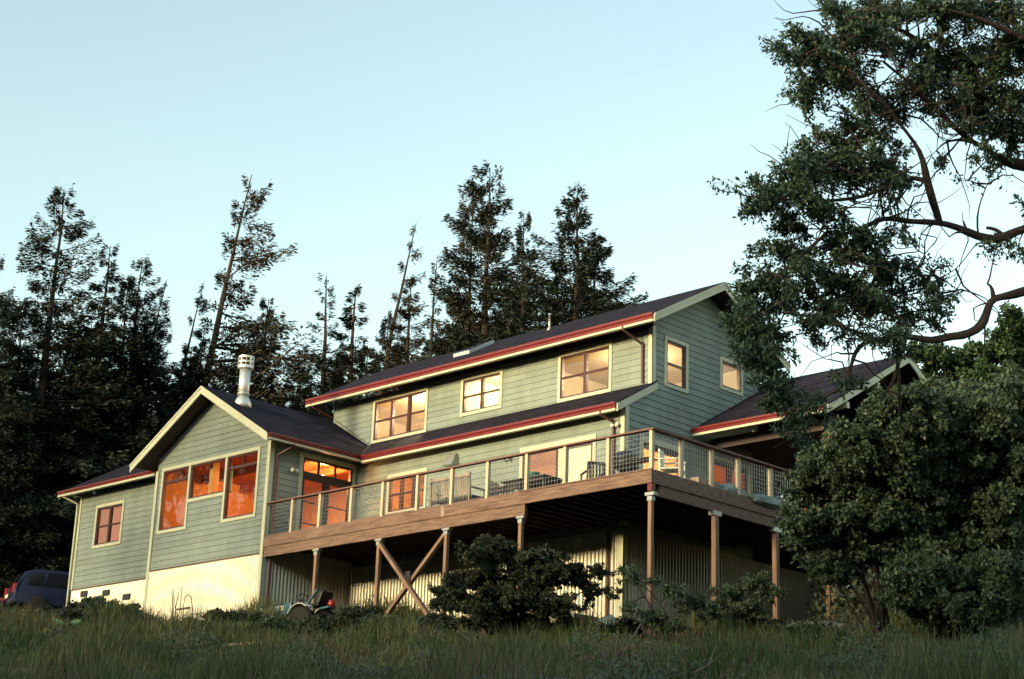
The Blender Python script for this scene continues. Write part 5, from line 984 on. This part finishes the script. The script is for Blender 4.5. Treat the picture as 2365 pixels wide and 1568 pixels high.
# tall bare weed beside it
mb = MB(); q2 = np.array([-17.55, -.5, float(gh(-17.5, -.5))]); rg = np.random.default_rng(4)
for k in range(7):
    a = rg.normal(0, .25); mb.tube([q2, q2 + (a * .5, 0, .5), q2 + (a, rg.normal(0, .1), rg.uniform(.7, 1.25))], [.016, .011, .005], 5)
mb.v = mb.v; o = mb.build('dry_weed', 'dark_leaf'); tag(o, 'tall bare dark weed stems left of the arched trellis', 'plant')
# boards lying in grass, rim, rock, ball, sprig, stakes
q = on_ground(560, 1512); mb = MB(); mb.bar(q + (-.55, -.1, .22), q + (.55, .15, .25), .14, .05); mb.bar(q + (-.5, .5, .22), q + (-.5, -.1, .22), .12, .05); tag(mb.build('timber_edging', 'board'), 'weathered plank lying in the grass below the tractor', 'plank')
q = on_ground(1200, 1628, 12); mb = MB(); ring = [q + (.72 * cos(a), .72 * sin(a), .27) for a in np.linspace(0, 2 * pi, 33)]; mb.tube(ring, .035, 8, False); mb.lathe(tuple(q), [(.60, -.05), (.71, .26), (.70, .27)], 32); o = mb.build('water_trough', 'tractor_blue', smooth=True); tag(o, 'round blue tub rim at the bottom edge of the picture', 'tub')
blob('rock', tuple(on_ground(1885, 1475, 20, 42) + (0, 0, .12)), (.9, .45, .24), 'rock', 15, 'long flat boulder in front of the porch post', 'rock')
blob('rock', tuple(on_ground(1838 - 100, 1472, 20, 40) + (0, 0, .12)), (.22, .2, .2), 'rock', 16, 'small pale stone between the right deck posts', 'rock')
blob('rock', tuple(on_ground(1405, 1432, 20, 42) + (0, 0, .2)), (.38, .3, .28), 'tarp', 17, 'grey rounded stone right of the dark wide bush', 'rock')
mb = MB(); x_, y_ = -4.8, 2.6; mb.box(-6.6, -4.3, 2.2, 3.2, -3.3, -2.62); tag(mb.build('concrete_block', 'concrete', bevel=.03), 'low concrete footing against the lit corrugated wall', 'footing')
q = on_ground(105, 1483); blob('ball', (q[0], q[1], q[2] + .17), (.17, .17, .16), 'yellow', 19, 'yellow ball in the grass at the lower left', 'ball', amp=.03)
q = on_ground(150, 1470); P_ = []; D_ = []
for k, a in enumerate((.2, 2.9, .6, 2.5)): P_.append(q + (0, 0, .30)); D_.append([cos(a) * .72, cos(a) * .69, .25 * sin(a) + .15])
v, f = diamonds(np.array(P_), np.array(D_), np.tile(CM[:, 1], (4, 1)), .42, .12); mb = MB(); mb.tube([q, q + (0, 0, .33)], .02, 6); mb.add(list(v), [tuple(r) for r in f]); tag(mb.build('sprig', 'bright_leaf'), 'bright green drooping sprig above the yellow ball', 'plant')
for (ox, oy, lb) in ((2139, 1312, 'short white stake among the right-hand trees, left one'), (2345, 1318, 'short white stake near the right picture edge')):
    q = at(ox, oy, 38.5); mb = MB(); zb = float(gh(q[0], q[1])); mb.tube([(q[0], q[1], zb - .1), (q[0], q[1], q[2] + .12)], .03, 8); tag(mb.build('white_stake', 'white_plastic'), lb, 'stake', 'white stakes')
for (ox, oy, lb, m_) in ((2180, 1497, 'yellowish dead leaf bunch low in the right-hand grass', 'yellow'), (2212, 1495, 'light green sprig low in the right-hand grass', 'bright_leaf')):
    q = on_ground(ox, oy); v, f = diamonds(np.tile(q + (0, 0, .25), (5, 1)), np.random.default_rng(int(ox)).normal(0, 1, (5, 3)), np.tile(CM[:, 1], (5, 1)), .16, .06); mb = MB(); mb.tube([q, q + (0, 0, .26)], .012, 5); mb.add(list(v), [tuple(r) for r in f]); tag(mb.build('sprig', m_), lb, 'plant')
# fallen pale sticks
for (a, b, d, lb) in (((1480, 1440), (1400, 1530), 26, 'thin pale bare stick leaning in the grass under the straggly shrub'), ((1600, 1555), (1655, 1490), 22, 'curved pale stick in the foreground right of centre'), ((1330, 1525), (1290, 1480), 25, 'pale forked stick below the dark wide bush')):
    A_ = at(a[0], a[1], d); B_ = at(b[0], b[1], d); mb = MB(); M_ = (A_ + B_) / 2 + np.array((.05, 0, -.08)); mb.tube([A_, M_, B_], [.014, .012, .006], 6); mb.tube([M_, M_ + (B_ - A_) * .3 + np.array((.12, 0, .05))], [.009, .004], 5); tag(mb.build('bare_stick', 'bark_pale'), lb, 'stick')
